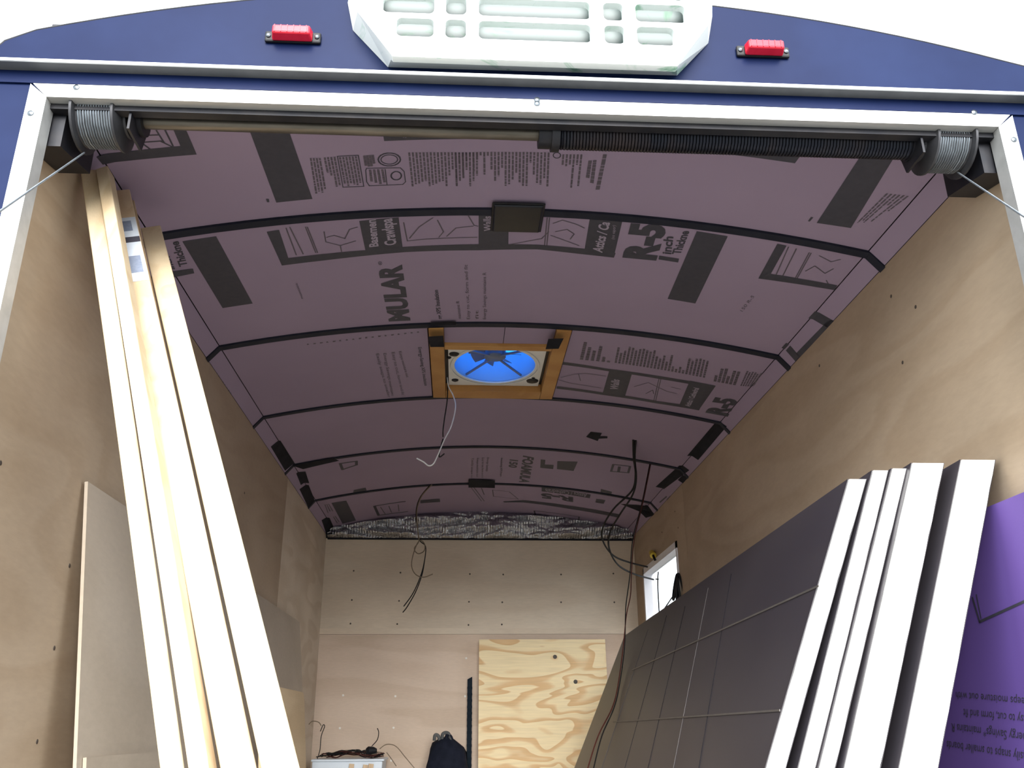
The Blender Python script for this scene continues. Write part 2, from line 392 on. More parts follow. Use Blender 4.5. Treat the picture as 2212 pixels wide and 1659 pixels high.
def foil_fn(u, v):
    x = -HW+.012+u*(2*HW-.024); top = zs(x)+.004; z = zft+(top-zft)*v
    q = V((x*4.0, z*16, 1.3)); n1 = abs(noise.noise(q)); n2 = abs(noise.noise(V((x*13, z*30, 5)))); n3 = noise.noise(V((x*55, z*60, 9))); n4 = noise.noise(V((x*120, z*25, 3)))
    e = min(1, 6*v*(1-v)+.12)
    return V((x, YE-.014-(.085*n1+.030*n2+.0040*n3+.0016*n4)*e, z))
MB().grid(foil_fn, 420, 44).build('foil_insulation', 'foil', wall_front, smooth=True)
MB().box(-HW+.01, HW-.01, YE-.016, YE-.001, zft-.007, zft+.003).build('edge_tape', 'tape_black', wall_front)

# ---- ceiling: roof skin, foam boards between bows, cove strips, bows
RZ = lambda x: RZ0(abs(x-.012))
RZ0 = lambda a: 2.03-.125*(a/.86)**2.1 if a < .86 else 1.905-.06*((a-.86)/.06)**2
VX0, VX1, VY0, VY1 = -.19, .165, 1.40, 1.78
def skin(x0, x1, y0, y1, n):
    m_ = MB(); m_.slab(lambda u, v: V((x0+(x1-x0)*u, y0+(y1-y0)*v, RZ(x0+(x1-x0)*u)-.006)), n, 1, (0, 0, .006)); return m_
rs = skin(-.92, VX0, .1, YE+.08, 16); 
for a in ((VX1, .92, .1, YE+.08, 16), (VX0, VX1, .1, VY0, 6), (VX0, VX1, VY1, YE+.08, 6)):
    k = skin(*a); rs.add(k.v, k.f)
for a in ((-.925, -HW-.012, 1.80, 1.87), (HW+.012, .925, 1.80, 1.87)): rs.box(a[0], a[1], .1, YE+.08, a[2], a[3])
ceiling = tag(rs.build('ceiling', 'dark_core'), kind='structure')
# inner dark liner that closes the roof cavity above the foam
def liner(x0, x1, y0, y1, n):
    m_ = MB(); m_.slab(lambda u, v: V((x0+(x1-x0)*u, y0+(y1-y0)*v, zs(x0+(x1-x0)*u)+.032)), n, 1, (0, 0, .006)); return m_
ln = liner(-HW-.02, VX0, .1, YE+.02, 14)
for a in ((VX1, HW+.02, .1, YE+.02, 14), (VX0, VX1, .1, VY0, 5), (VX0, VX1, VY1, YE+.02, 5)):
    k = liner(*a); ln.add(k.v, k.f)
ln.build('roof_liner', 'dark_core', ceiling)
XB = HW-CD
rj = random.Random(5)
def board(x0, x1, y0, y1, n=14):
    m_ = MB(); m_.slab(lambda u, v: V((x0+(x1-x0)*u, y0+(y1-y0)*v, zs(x0+(x1-x0)*u))), n, 1, (0, 0, .026)); return m_.build('foam_board', 'foam_purple', ceiling)
bays = {}
WXL, WXR = cp((935, 850))[0], cp((1195, 850))[0]
ends = [.12]+BOW[1:]+[YE]
for j in range(6):
    y0, y1 = ends[j]+(.004 if j else 0), ends[j+1]-.004
    if j == 2:
        bays['2L'] = board(-XB+.002, WXL-.003, y0, y1); bays['2R'] = board(WXR+.003, XB-.002, y0, y1)
    else: bays[j] = board(-XB+.002, XB-.002, y0, y1, 24)
    for sx in (-1, 1):
        m_ = MB()
        p = [V((sx*XB, y0, ZT+CE-.001)), V((sx*(HW-.001), y0, ZT+.001))]; q = [V((sx*XB, y1, ZT+CE-.001)), V((sx*(HW-.001), y1, ZT+.001))]
        up = V((sx*.012, 0, .016))
        m_.hexa([p[0], p[1], q[1], q[0]], [p[0]+up, p[1]+up, q[1]+up, q[0]+up]); bays['c%d%d' % (j, sx)] = m_.build('cove_strip', 'foam_purple', ceiling)
for j in range(1, 6):
    prof = [(-HW+.001, ZT+.001), (-XB, ZT+CE)]+[(-XB+2*XB*i/24, 0) for i in range(1, 24)]+[(XB, ZT+CE), (HW-.001, ZT+.001)]
    m_ = MB(); hw = .0125 if j < 3 else .010; dz = .006
    P = [(x, zs(x) if z == 0 else z) for x, z in prof]
    for i in range(len(P)-1):
        (xa, za), (xb, zb) = P[i], P[i+1]
        y0, y1 = BOW[j]-hw, BOW[j]+hw
        m_.hexa([(xa, y0, za-dz), (xb, y0, zb-dz), (xb, y1, zb-dz), (xa, y1, za-dz)], [(xa, y0, za+.02), (xb, y0, zb+.02), (xb, y1, zb+.02), (xa, y1, za+.02)])
    m_.build('roof_bow', 'bow_paint', ceiling)
# ---- window in the right wall
w1 = empty('window_1', (HW, (WIN[0]+WIN[1])/2, WIN[2]), kind='structure')
fr = MB()
for (y0, y1, z0, z1) in ((WIN[0], WIN[1], WIN[3]-.03, WIN[3]), (WIN[0], WIN[1], WIN[2], WIN[2]+.03), (WIN[0], WIN[0]+.022, WIN[2], WIN[3]), (WIN[1]-.022, WIN[1], WIN[2], WIN[3])):
    fr.box(HW-.004, HW+.047, y0, y1, z0, z1)
fr.build('window_frame', 'window_white', w1)
MB().box(HW+.036, HW+.039, WIN[0]+.02, WIN[1]-.02, WIN[2]+.03, WIN[3]-.03).build('pane', 'glass', w1)

# ---- rear exterior wall, blue, with the arched head
wr = MB(); OW, OZ = .797, 1.7735
N = 40
xs = [-.93+1.86*i/N for i in range(N+1)]
top = lambda x: RZ(max(-.92, min(.92, x)))
for i in range(N):
    xa, xb = xs[i], xs[i+1]
    wr.hexa([(xa, YO, OZ+.002), (xb, YO, OZ+.002), (xb, YO+.012, OZ+.002), (xa, YO+.012, OZ+.002)], [(xa, YO, top(xa)), (xb, YO, top(xb)), (xb, YO+.012, top(xb)), (xa, YO+.012, top(xa))])
for sx in (-1, 1):
    x0, x1 = sorted((sx*(OW+.002), sx*.93)); wr.box(x0, x1, YO, YO+.012, -.1, OZ+.002)
wall_rear = tag(wr.build('wall_rear', 'blue_paint'), kind='structure')
# roof-edge bead along the arch
bd = MB(); bd.tube([V((x, YO+.002, top(x)+.001)) for x in xs], .0028, 6); bd.build('edge_bead', 'steel_dark', wall_rear, smooth=True)
# inner header and jamb posts (black steel behind the trim)
MB().box(-HW, HW, YO+.013, YO+.030, OZ-.012, 1.86).build('header', 'steel_dark', wall_rear)
MB().box(-HW, HW, YO+.031, YO+.036, 1.80, 1.95).build('header_plate', 'steel_dark', wall_rear)
for sx in (-1, 1):
    x0, x1 = sorted((sx*(OW+.012), sx*(HW))); MB().box(x0, x1, YO+.013, YO+.032, -.1, OZ-.013).build('jamb_post', 'steel_dark', wall_rear)
# aluminium trim round the opening: face and return
t1 = empty('trim_1', (0, YO, FLZ), kind='structure')
FT = .0235
def trim_bar(pts_face, name='trim_bar'): pass
m_ = MB(); yf = YO-.004
m_.hexa([(-OW, yf, OZ), (OW, yf, OZ), (OW, YO, OZ), (-OW, YO, OZ)], [(-OW-FT, yf, OZ+FT), (OW+FT, yf, OZ+FT), (OW+FT, YO, OZ+FT), (-OW-FT, YO, OZ+FT)])
m_.build('trim_face', 'trim_white', t1)
MB().box(-OW, OW, YO-.004, YO+.030, OZ-.002, OZ).build('trim_return', 'aluminium', t1)
for sx in (-1, 1):
    m_ = MB(); a, b = sx*(OW), sx*(OW+FT+.004)
    m_.hexa([(a, yf, -.05), (b, yf, -.05), (b, YO, -.05), (a, YO, -.05)], [(a, yf, OZ-.001), (b, yf, OZ+FT-.001), (b, YO, OZ+FT-.001), (a, YO, OZ-.001)])
    m_.build('trim_face', 'trim_white', t1)
    x0, x1 = sorted((sx*OW, sx*(OW-.002))); MB().box(x0, x1, YO-.004, YO+.026, -.05, OZ-.003).build('trim_return', 'aluminium', t1)
for q in ((165, 189), (1160, 216), (1160, 224), (2104, 243), (66, 245), (2190, 302)):
    p = pl(q, 1, yf); MB().lathe(p, (0, -1, 0), [(0, .0055), (.0015, .005), (.003, .002)], 10).build('screw', 'screw_metal', t1, smooth=True)
# drip rail above the opening
t2 = empty('trim_2', (0, YO, 1.83), kind='structure')
zr = 1.824
MB().box(-.905, .93, YO-.026, YO-.001, zr-.002, zr).build('rail_top', 'rail_shaded', t2)
MB().hexa([(-.905, YO-.029, zr-.003), (.93, YO-.029, zr-.003), (.93, YO-.026, zr-.003), (-.905, YO-.026, zr-.003)], [(-.905, YO-.029, zr+.002), (.93, YO-.029, zr+.002), (.93, YO-.026, zr+.002), (-.905, YO-.026, zr+.002)]).build('rail_lip', 'rail_lit', t2)
MB().box(-.895, .93, YO-.004, YO-.001, zr-.026, zr-.002).build('rail_flange', 'blue_paint', t2)

# ================================================================== THINGS
# ---- red marker lights
def marker(q, label):
    p = pl(q, 1, YO); t = empty('marker_light', p, label, 'light', 'red marker lights')
    x, z = p.x, p.z
    m_ = MB(); m_.box(x-.047, x+.047, YO-.007, YO-.0005, z-.011, z+.011); m_.build('base', 'black_plastic', t, bevel=.003)
    m_ = MB(); m_.hexa([(x-.034, YO-.007, z-.0115), (x+.034, YO-.007, z-.0115), (x+.034, YO-.007, z+.0115), (x-.034, YO-.007, z+.0115)], [(x-.031, YO-.026, z-.008), (x+.031, YO-.026, z-.008), (x+.031, YO-.026, z+.008), (x-.031, YO-.026, z+.008)])
    ls = m_.build('lens', 'lens_red', t, bevel=.003)
    for k in range(6): MB().box(x-.028+.0105*k, x-.0265+.0105*k, YO-.0268, YO-.0255, z-.007, z+.007).build('lens_rib', 'lens_red', ls)
    for s in (-1, 1): MB().lathe((x+s*.0405, YO-.007, z), (0, -1, 0), [(0, .0042), (.002, .004), (.003, .002)], 10).build('screw', 'screw_metal', t)
marker((634, 85), 'red marker light with black base on the blue panel left of the white housing')
marker((1646, 116), 'red marker light with black base on the blue panel right of the white housing')
# ---- white slotted housing above the opening
hs = empty('slotted_housing', (0, YO, 1.852), 'white moulded plastic slotted housing with green stains above the trailer opening', 'housing')
def curve_plate(outer, holes, y0, y1):
    cu = bpy.data.curves.new('c', 'CURVE'); cu.dimensions = '2D'; cu.fill_mode = 'BOTH'; cu.extrude = (y1-y0)/2
    for lp in [outer]+holes:
        sp = cu.splines.new('POLY'); sp.points.add(len(lp)-1); sp.use_cyclic_u = True
        for i, (x, z) in enumerate(lp): sp.points[i].co = (x, z, 0, 1)
    ob = bpy.data.objects.new('c', cu); COL.objects.link(ob)
    dg = bpy.context.evaluated_depsgraph_get(); me = ob.evaluated_get(dg).to_mesh()
    mb = MB(); mb.add([V((v.co.x, (y0+y1)/2+v.co.z, v.co.y)) for v in me.vertices], [tuple(p.vertices) for p in me.polygons])
    ob.evaluated_get(dg).to_mesh_clear(); bpy.data.objects.remove(ob); bpy.data.curves.remove(cu); return mb
def rrect(x0, x1, z0, z1, r, n=5):
    out = []
    for (cx_, cz_, a0_) in ((x1-r, z1-r, 0), (x0+r, z1-r, 90), (x0+r, z0+r, 180), (x1-r, z0+r, 270)):
        for k in range(n+1):
            a = math.radians(a0_+90*k/n); out.append((cx_+r*math.cos(a), cz_+r*math.sin(a)))
    return out
YF = YO-.045
def hpx(q): p = pl(q, 1, YF); return p.x, p.z
fx0, fz0 = hpx((848, 117)); fx1, _ = hpx((1462, 133))
zb = fz0-.004; ztp = 2.16
lx, rx = hpx((772, 25))[0], hpx((1530, 55))[0]; zk = hpx((772, 25))[1]
outer = [(fx0, zb), (fx1, zb), (rx, zk), (rx+.012, zk+.06), (rx-.01, ztp), (lx+.01, ztp), (lx-.012, zk+.06), (lx, zk)]
cols = [(824, 937), (962, 1007), (1034, 1276), (1305, 1348), (1375, 1483)]
holes = []
z1a, z1b = hpx((1100, 86))[1], hpx((1100, 47))[1]
pit = hpx((1100, 30))[1]-hpx((1100, 80))[1]
for r_ in range(4):
    for ci, (a, b) in enumerate(cols):
        xa, xb = hpx((a, 60))[0], hpx((b, 60))[0]
        za, zb_ = z1a+pit*r_, z1b+pit*r_
        if r_ == 0 and ci == 0: xa = hpx((856, 60))[0]
        if r_ == 0 and ci == 4: xb = hpx((1455, 60))[0]
        holes.append(rrect(xa, xb, za, zb_, .009))
curve_plate(outer, holes, YF, YF+.014).build('front_grille', 'stained_plastic', hs)
back = [(x*1.04+(.0 if x > 0 else 0), z) for x, z in outer]; back[0] = tuple(pl((838, 146), 1, YO)[i] for i in (0, 2)); back[1] = tuple(pl((1462, 164), 1, YO)[i] for i in (0, 2))
m_ = MB(); n = len(outer)
m_.add([V((x, YF+.0, z)) for x, z in outer]+[V((x, YO-.001, z)) for x, z in back], [(i, (i+1) % n, n+(i+1) % n, n+i) for i in range(n)])
m_.build('side_shell', 'stained_plastic', hs)
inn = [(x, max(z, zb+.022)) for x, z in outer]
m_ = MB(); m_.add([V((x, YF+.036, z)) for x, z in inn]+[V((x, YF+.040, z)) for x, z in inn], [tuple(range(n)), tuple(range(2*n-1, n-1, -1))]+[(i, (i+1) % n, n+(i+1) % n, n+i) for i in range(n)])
m_.build('inner_panel', 'stained_shaded', hs)

# ---- counterbalance: shaft, torsion spring, cable drums, brackets, cables
YS = .150
def sp_(q): return pl(q, 1, YS)
pL, pR = sp_((195, 278)), sp_((2062, 318)); zsf = (sp_((700, 272)).z+sp_((1180, 292)).z)/2
ass = empty('door_spring_shaft', (0, YS, zsf), 'dark steel counterbalance shaft with long coil spring and cable drums under the header', 'door spring')
MB().tube([V((-.765, YS, zsf)), V((.765, YS, zsf))], .0125, 14).build('shaft', 'steel_shaft', ass, smooth=True)
xs0, xs1 = sp_((1200, 295)).x, sp_((1965, 330)).x
m_ = MB(); turns = 112; P = []
for i in range(turns*11+1):
    t = i/(turns*11); a = 2*math.pi*i/11; P.append(V((xs0+(xs1-xs0)*t, YS+.0245*math.cos(a), zsf+.0245*math.sin(a))))
m_.tube(P, .0031, 5); m_.build('torsion_spring', 'spring_steel', ass, smooth=True)
MB().lathe((xs0-.012, YS, zsf), (1, 0, 0), [(-.018, .020), (-.018, .026), (.004, .026), (.004, .031), (.018, .031), (.018, .02)], 22).build('spring_cone', 'steel_dark', ass, smooth=True)
MB().lathe((xs1+.010, YS, zsf), (1, 0, 0), [(-.014, .02), (-.014, .030), (.008, .030), (.008, .024), (.02, .024), (.02, .012)], 22).build('spring_cone', 'steel_dark', ass, smooth=True)
for s in (-1, 1):
    xc = s*.722
    prof = [(-.040, .02), (-.040, .058), (-.036, .058), (-.034, .047)]
    for k in range(9):
        t = -.032+.006*k; prof += [(t, .0455), (t+.003, .047)]
    prof += [(.022, .047), (.024, .053), (.028, .053), (.036, .030), (.040, .03), (.040, .015)]
    d = MB().lathe((xc, YS, zsf), (-s, 0, 0), [(-t, r) for t, r in prof][::1] if False else prof, 30).build('cable_drum', 'drum_cast', ass, smooth=True)
    # orientation: flange outside (toward the wall)
    P = []
    for i in range(13*16+1):
        a = 2*math.pi*i/16; t = -.032+.0042*i/16; P.append(V((xc-s*t, YS+.0475*math.cos(a), zsf+.0475*math.sin(a))))
    MB().tube(P, .0014, 5).build('cable_coil', 'cable_wire', d, smooth=True)
    bx = s*.668
    m_ = MB(); x0, x1 = bx-.002, bx+.002
    m_.hexa([(x0, YS-.042, zsf+.075), (x1, YS-.042, zsf+.075), (x1, YS-.042, zsf-.045), (x0, YS-.042, zsf-.045)][::1], [(x0, YS+.055, zsf+.075), (x1, YS+.055, zsf+.075), (x1, YS+.020, zsf-.045), (x0, YS+.020, zsf-.045)])
    m_.build('bracket', 'steel_dark', ass)
    MB().lathe((bx, YS, zsf), (1, 0, 0), [(-.009, .016), (-.009, .026), (.009, .026), (.009, .016)], 18).build('bearing', 'steel_dark', ass, smooth=True)
    m_ = MB(); x0, x1 = sorted((s*.775, s*(HW-.002))); m_.hexa([(x0, YS-.03, zsf-.075), (x1, YS-.03, zsf-.075), (x1, YS+.085, zsf-.05), (x0, YS+.085, zsf-.05)], [(x0, YS-.03, 1.80), (x1, YS-.03, 1.80), (x1, YS+.085, 1.80), (x0, YS+.085, 1.80)])
    m_.build('end_plate', 'steel_dark', ass)
# lift cables run from the drums out to the sides of the lowered ramp
for (qa, qb, s) in (((182, 330), (0, 456), -1), ((2068, 372), (2212, 468), 1)):
    A = pl(qa, 1, YS+.01); ya = YS+.01
    B = pl(qb, 1, YO-.28); d_ = (B-A); E_ = A+d_*3.6
    MB().tube([A+(E_-A)*(i/12) for i in range(13)], .0015, 6).build('lift_cable', 'cable_wire', ass, smooth=True)

# ---- dome light on the first bow, and tape
dl = [cp(q) for q in ((1060, 431), (1177, 433), (1170, 494), (1062, 492))]
x0, x1 = sum((dl[0][0], dl[3][0]))/2, sum((dl[1][0], dl[2][0]))/2; y0, y1 = (dl[0][1]+dl[1][1])/2, (dl[2][1]+dl[3][1])/2
z0 = zs((x0+x1)/2)
t = empty('dome_light', ((x0+x1)/2, (y0+y1)/2, z0-.015), 'glossy black rectangular ceiling light fixed on the bow nearest the opening', 'light')
MB().box(x0, x1, y0, y1, z0-.0105, z0-.0065).build('base', 'black_plastic', t, bevel=.002)
MB().hexa([(x0+.003, y0+.003, z0-.0108), (x1-.003, y0+.003, z0-.0108), (x1-.003, y1-.003, z0-.0108), (x0+.003, y1-.003, z0-.0108)], [(x0+.007, y0+.006, z0-.015), (x1-.007, y0+.006, z0-.015), (x1-.007, y1-.006, z0-.015), (x0+.007, y1-.006, z0-.015)]).build('lens', 'gloss_black', t, bevel=.0015)
def tape(corners, bay, off=.0016):
    Print(cp, onceil, off).quad(corners, 8, 4).build('tape_strip', 'tape_black', bay)
tape([(1266, 943), (1276, 932), (1300, 935), (1291, 952)], bays[3]); tape([(1291, 941), (1312, 942), (1312, 946), (1291, 947)], bays[3])
tape([(1545, 912), (1570, 920), (1508, 993), (1484, 984)], bays[3]); tape([(1467, 1005), (1489, 1015), (1434, 1056), (1416, 1051)], bays[4])
tape([(1475, 1025), (1487, 1032), (1476, 1044), (1464, 1036)], bays[4])
tape([(585, 964), (606, 951), (638, 1002), (616, 1016)], bays[3]); tape([(647, 1056), (667, 1047), (681, 1084), (666, 1096)], bays[4])
tape([(695, 1123), (712, 1118), (726, 1150), (706, 1157)], bays[5])
tape([(632, 1003), (720, 986), (733, 992), (655, 1010)], bays[4], .0070); tape([(1012, 1033), (1069, 1035), (1069, 1051), (1012, 1050)], bays[5], .0075)
tape([(640, 1022), (660, 1018), (668, 1043), (650, 1047)], bays[4])
tape([(930, 692), (985, 690), (985, 697), (930, 698)], bays[1], .0068); tape([(1340, 1088), (1398, 1092), (1415, 1112), (1395, 1118)], bays[5])
tape([(1395, 1090), (1408, 1103), (1400, 1112), (1388, 1098)], bays[5])

# ---- roof vent with its wooden frame
vf = empty('wooden_surround', ((WXL+WXR)/2, 1.5, zs(0)-.03), 'orange-brown wooden frame round the roof vent', 'frame')
za = zs(0)
yb0, yb1 = BOW[2]+.014, BOW[3]-.012
yv0, yv1 = cp((1075, 748))[1]+.0, cp((1075, 838))[1]
def zf(x): return zs(x)-.006
for xm in (WXL+.023, WXR-.023):
    MB().box(xm-.022, xm+.022, yb0, yb1, zf(.25), zf(.25)+.045).build('side_beam', 'vent_wood', vf, bevel=.0015)
ix0, ix1 = WXL+.046, WXR-.046
MB().box(ix0, ix1, yv0-.030, yv0, zf(.25)-.0, zf(.25)+.045).build('cross_beam', 'vent_wood', vf, bevel=.0015)
MB().box(ix0, ix1, yv1, yb1, zf(.25)-.0, zf(.25)+.045).build('cross_beam', 'vent_wood', vf, bevel=.0015)
for (xa, xb) in ((ix0, .005), (.007, ix1)):
    m_ = MB(); m_.slab(lambda u, v: V((xa+(xb-xa)*u, yb0+(yv0-.031-yb0)*v, zs(.2)+.002)), 4, 1, (0, 0, .024)); o = m_.build('foam_board', 'foam_purple', ceiling); bays['2M'] = o
tape([(925, 706), (958, 704), (960, 729), (930, 729)], bays['2M'], -.0 if False else .031); tape([(1184, 711), (1217, 710), (1206, 733), (1178, 734)], bays['2M'], .031)
vent = empty('roof_vent', ((ix0+ix1)/2, (yv0+yv1)/2, zs(.25)), 'white square roof vent with round opening and blue fan dome', 'vent')
zp = zf(.25)+.022
vx0, vx1, vy0, vy1 = ix0+.010, ix1-.010, yv0+.004, yv1-.004
ccx, ccy = (cp((980, 787))[0]+cp((1160, 787))[0])/2*1.0, (vy0+vy1)/2
crx, cry = (cp((1160, 787))[0]-cp((980, 787))[0])/2*.985, (vy1-vy0)/2*.86
circ = [(ccx+crx*math.cos(2*math.pi*i/48), ccy+cry*math.sin(2*math.pi*i/48)) for i in range(48)]
mb = curve_plate([(vx0, vy0), (vx1, vy0), (vx1, vy1), (vx0, vy1)], [circ], 0, .006)
mb.v = [V((v.x, v.z, zp+v.y)) for v in mb.v]; mb.build('face_plate', 'vent_white', vent)
mb = curve_plate([(ix0-.012, yv0-.012), (ix1+.012, yv0-.012), (ix1+.012, yv1+.012), (ix0-.012, yv1+.012)], [[(vx0+.004, vy0+.004), (vx1-.004, vy0+.004), (vx1-.004, vy1-.004), (vx0+.004, vy1-.004)]], 0, .004)
mb.v = [V((v.x, v.z, zp+.008+v.y)) for v in mb.v]; mb.build('dark_gap_fill', 'black_plastic', vent)  # added black plate, keeps light out and paints the gap's shade round the vent
m_ = MB(); rr = [(1.00, 0), (1.05, 0), (1.06, -.004), (1.00, -.004)]
for (q0, q1) in ((0, 1), (1, 2), (2, 3)):
    pass
def ring_strip(f0, z0_, f1, z1_, m_):
    m_.grid(lambda u, v: V((ccx+(f0+(f1-f0)*v)*crx*math.cos(2*math.pi*u), ccy+(f0+(f1-f0)*v)*cry*math.sin(2*math.pi*u), z0_+(z1_-z0_)*v)), 48, 1)
m_ = MB(); ring_strip(1.08, zp-.001, 1.07, zp-.004, m_); ring_strip(1.07, zp-.004, 1.10, zp-.004, m_); ring_strip(1.10, zp-.004, 1.11, zp-.001, m_); m_.build('ring_bead', 'vent_white', vent, smooth=True)
zlid = RZ(0)+.02
m_ = MB(); ring_strip(1.0, zp+.004, 1.0, zlid-.03, m_); m_.build('throat', 'vent_wall_bluelit', vent, smooth=True)
m_ = MB(); m_.slab(lambda u, v: V((VX0-.01+(VX1-VX0+.02)*u, VY0-.01+(VY1-VY0+.02)*v, zlid+.03*math.sin(math.pi*u)*math.sin(math.pi*v))), 12, 12, (0, 0, .002)); m_.build('lid', 'blue_lid', vent, smooth=True)
m_ = MB()
for (xa, xb, ya, yb) in ((VX0, VX0+.004, VY0, VY1), (VX1-.004, VX1, VY0, VY1), (VX0, VX1, VY0, VY0+.004), (VX0, VX1, VY1-.004, VY1)): m_.box(xa, xb, ya, yb, zs(0)+.028, zlid-.003)
m_.build('curb', 'vent_white', vent)
zh = zp+.05
MB().lathe((ccx, ccy, zh-.022), (0, 0, 1), [(0, .030), (.004, .036), (.034, .036), (.04, .02)], 24).build('hub', 'fan_plastic', vent, smooth=True)
for k in range(8):
    a = 2*math.pi*k/8+.2; m_ = MB()
    def bl(u, v, a=a):
        r = .03+(min(crx, cry)*.80-.03)*u; g = a+(v-.5)*(.45-.1*u); return V((ccx+r*math.cos(g)*crx/cry*.95, ccy+r*math.sin(g), zh+.016*(v-.5)))
    m_.slab(bl, 5, 3, (0, 0, .002)); m_.build('fan_blade', 'fan_plastic', vent, smooth=True)
for k in range(4):
    a = math.pi/4+math.pi/2*k; MB().beam((ccx, ccy, zh-.015), (ccx+crx*.99*math.cos(a), ccy+cry*.99*math.sin(a), zp+.012), (0, 0, 1), .006, .006).build('fan_arm', 'fan_plastic', vent)
def cpz(q): return pl(q, 2, zp-.001)
for (q, sx_, sy_) in (((981, 765), .022, .020), ((970, 772), .010, .012), ((983, 821), .016, .022), ((1150, 823), .028, .014), ((1152, 817), .008, .03)):
    p = cpz(q); MB().lathe((p.x, p.y, zp), (0, 0, -1), [(0, sx_*.75), (.003, sx_*.7), (.006, sx_*.3)], 12).build('clip', 'black_plastic', vent)

# ---- printed marks on the ceiling foam
def PR(off=.0009): return Print(cp, onceil, off)
b0 = bays[0]
k = PR().quad([(208, 338), (390, 315), (425, 333), (222, 355)]).quad([(374, 278), (401, 277), (425, 333), (390, 315)])
k.quad([(535, 270), (620, 270), (675, 429), (597, 437)], 4, 4).quad([(1866, 325), (1940, 325), (1838, 492), (1764, 481)], 4, 4)
k.strip([(822, 262), (960, 262), (1100, 264), (1250, 270), (1400, 282), (1560, 298), (1742, 318)], [(830, 304), (960, 300), (1100, 300), (1250, 305), (1400, 315), (1560, 331), (1717, 352)])
k.quad([(575, 429), (581, 429), (582, 436), (577, 436)], 1).quad([(1752, 468), (1757, 469), (1749, 478), (1745, 477)], 1); k.build('print_block', 'print_ink', b0)
k = PR()
for a in ([(338, 281), (355, 308)], [(357, 281), (374, 315)], [(306, 292), (341, 291)], [(306, 307), (349, 304)], [(306, 308), (325, 322)], [(346, 304), (371, 316)]): k.line(a, .003)
k.line([(729, 337), (774, 335), (786, 402), (741, 404), (729, 337)], .002).line([(792, 363), (865, 362), (873, 370), (876, 392), (870, 398), (798, 401), (792, 392), (790, 367), (792, 363)], .002)
k.ring((841, 344), 24, 14, .003).ring((841, 344), 18, 10, .002).ring((856, 379), 11, 9, .003).line([(832, 365), (836, 398)], .002)
k.ring((1203, 335), 8, 6, .002); k.build('line_drawing', 'print_ink', b0)
rd = random.Random(11)
k = PR().rows([(668, 341), (694, 341), (707, 414), (680, 418)], 4, [1, .95, 1, .9], .6).rows([(698, 340), (726, 338), (738, 402), (711, 404)], 4, [.5, .6, 1, .95], .6)
k.rows([(731, 339), (772, 337), (783, 400), (743, 402)], 6, [.9, 1, .9, .95, 1, .9], .6)
k.rows([(784, 336), (808, 334), (812, 358), (788, 360)], 4, [.9, 1, 1, .8], .9).rows([(795, 366), (830, 365), (836, 396), (799, 398)], 4, [.8, .9, 1, .9], .6)
k.rows([(880, 329), (1034, 329), (1034, 402), (888, 402)], 20, lambda i: 1-.04*(i % 5) if i < 11 else (.5+.5*((i*7) % 4)/3), .55, rd)
k.rows([(980, 329), (1189, 329), (1186, 402), (983, 402)], 27, lambda i: [.95, .3, .75, .25, .1, .55, .2, .12, .65, .1, .5, .85, .7, .45, 1, .95, .8, .6, .9, 1, 1, .3, .65, .9, .95, .75, 1][i % 27], .55, rd)
k.rows([(1213, 333), (1260, 333), (1252, 405), (1208, 405)], 6, [.3, .35, .3, 1, .3, .95], .55, rd)
k.rows([(1270, 347), (1290, 345), (1283, 400), (1262, 395)], 2, [.75, .95], .75, rd).rows([(1302, 333), (1312, 333), (1296, 410), (1285, 410)], 1, [1], .8, rd)
k.rows([(1912, 417), (1966, 423), (1880, 487), (1850, 480)], 6, [1, .9, .95, .35, .9, .5], .5, rd); k.build('fine_print', 'print_grey', b0)
PR(.0013).text('s', (878, 296), (878, 288), (866, 296)).build('lettering', 'print_light', b0)

b1 = bays[1]
k = PR().quad([(576, 500), (603, 496), (623, 557), (609, 573)], 4, 4)
k.strip([(623, 557), (700, 548), (788, 540), (870, 533), (952, 529), (1034, 527), (1160, 528), (1265, 537), (1330, 546)], [(609, 573), (700, 562), (788, 552), (875, 544), (954, 541), (1034, 540), (1160, 538), (1262, 549), (1326, 556)])
k.quad([(776, 477), (861, 469), (870, 536), (790, 543)], 5, 4).quad([(1034, 464), (1099, 464), (1098, 534), (1034, 534)], 5, 4).quad([(1274, 472), (1344, 478), (1326, 554), (1262, 543)], 5, 4)
k.quad([(1505, 499), (1572, 510), (1502, 655), (1442, 645)], 4, 6).quad([(394, 521), (467, 510), (546, 655), (481, 665)], 4, 6)
k.quad([(1679, 526), (1699, 530), (1665, 591), (1638, 601)], 3, 4).quad([(1665, 591), (1809, 616), (1802, 626), (1638, 601)], 6); k.build('print_block', 'print_ink', b1)
k = PR(.0014).text('Basemen', (817, 531), (811, 472), (798, 533)).text('Crawlspa', (856, 527), (846, 470), (832, 530)).text('Walls', (1062, 498), (1060, 466), (1046, 498)).text('Attics / Ca', (1300, 545), (1317, 480), (1280, 541))
k.text('(no vapor)', (1327, 516), (1330, 486), (1320, 515), 0); k.build('lettering', 'print_light', b1)
k = PR().text('R-5', (1412, 562), (1436, 486), (1348, 556), .06).text('inch', (1449, 549), (1454, 511), (1430, 547)).text('Thickne', (1469, 549), (1489, 499), (1451, 548)).text('1', (1462, 566), (1464, 558), (1424, 560), .05)
k.text('MULAR', (884, 692), (865, 571), (842, 694), .05).text('ng XPS Insulation', (954, 688), (946, 626), (945, 688), .02).text('\u00ae', (826, 572), (825, 564), (818, 572), 0)
k.text('Thickne', (405, 573), (385, 520), (388, 576)).text('inch', (378, 581), (366, 553), (365, 584)).text('1', (417, 590), (414, 580), (376, 597), .05); k.build('lettering', 'print_ink', b1)
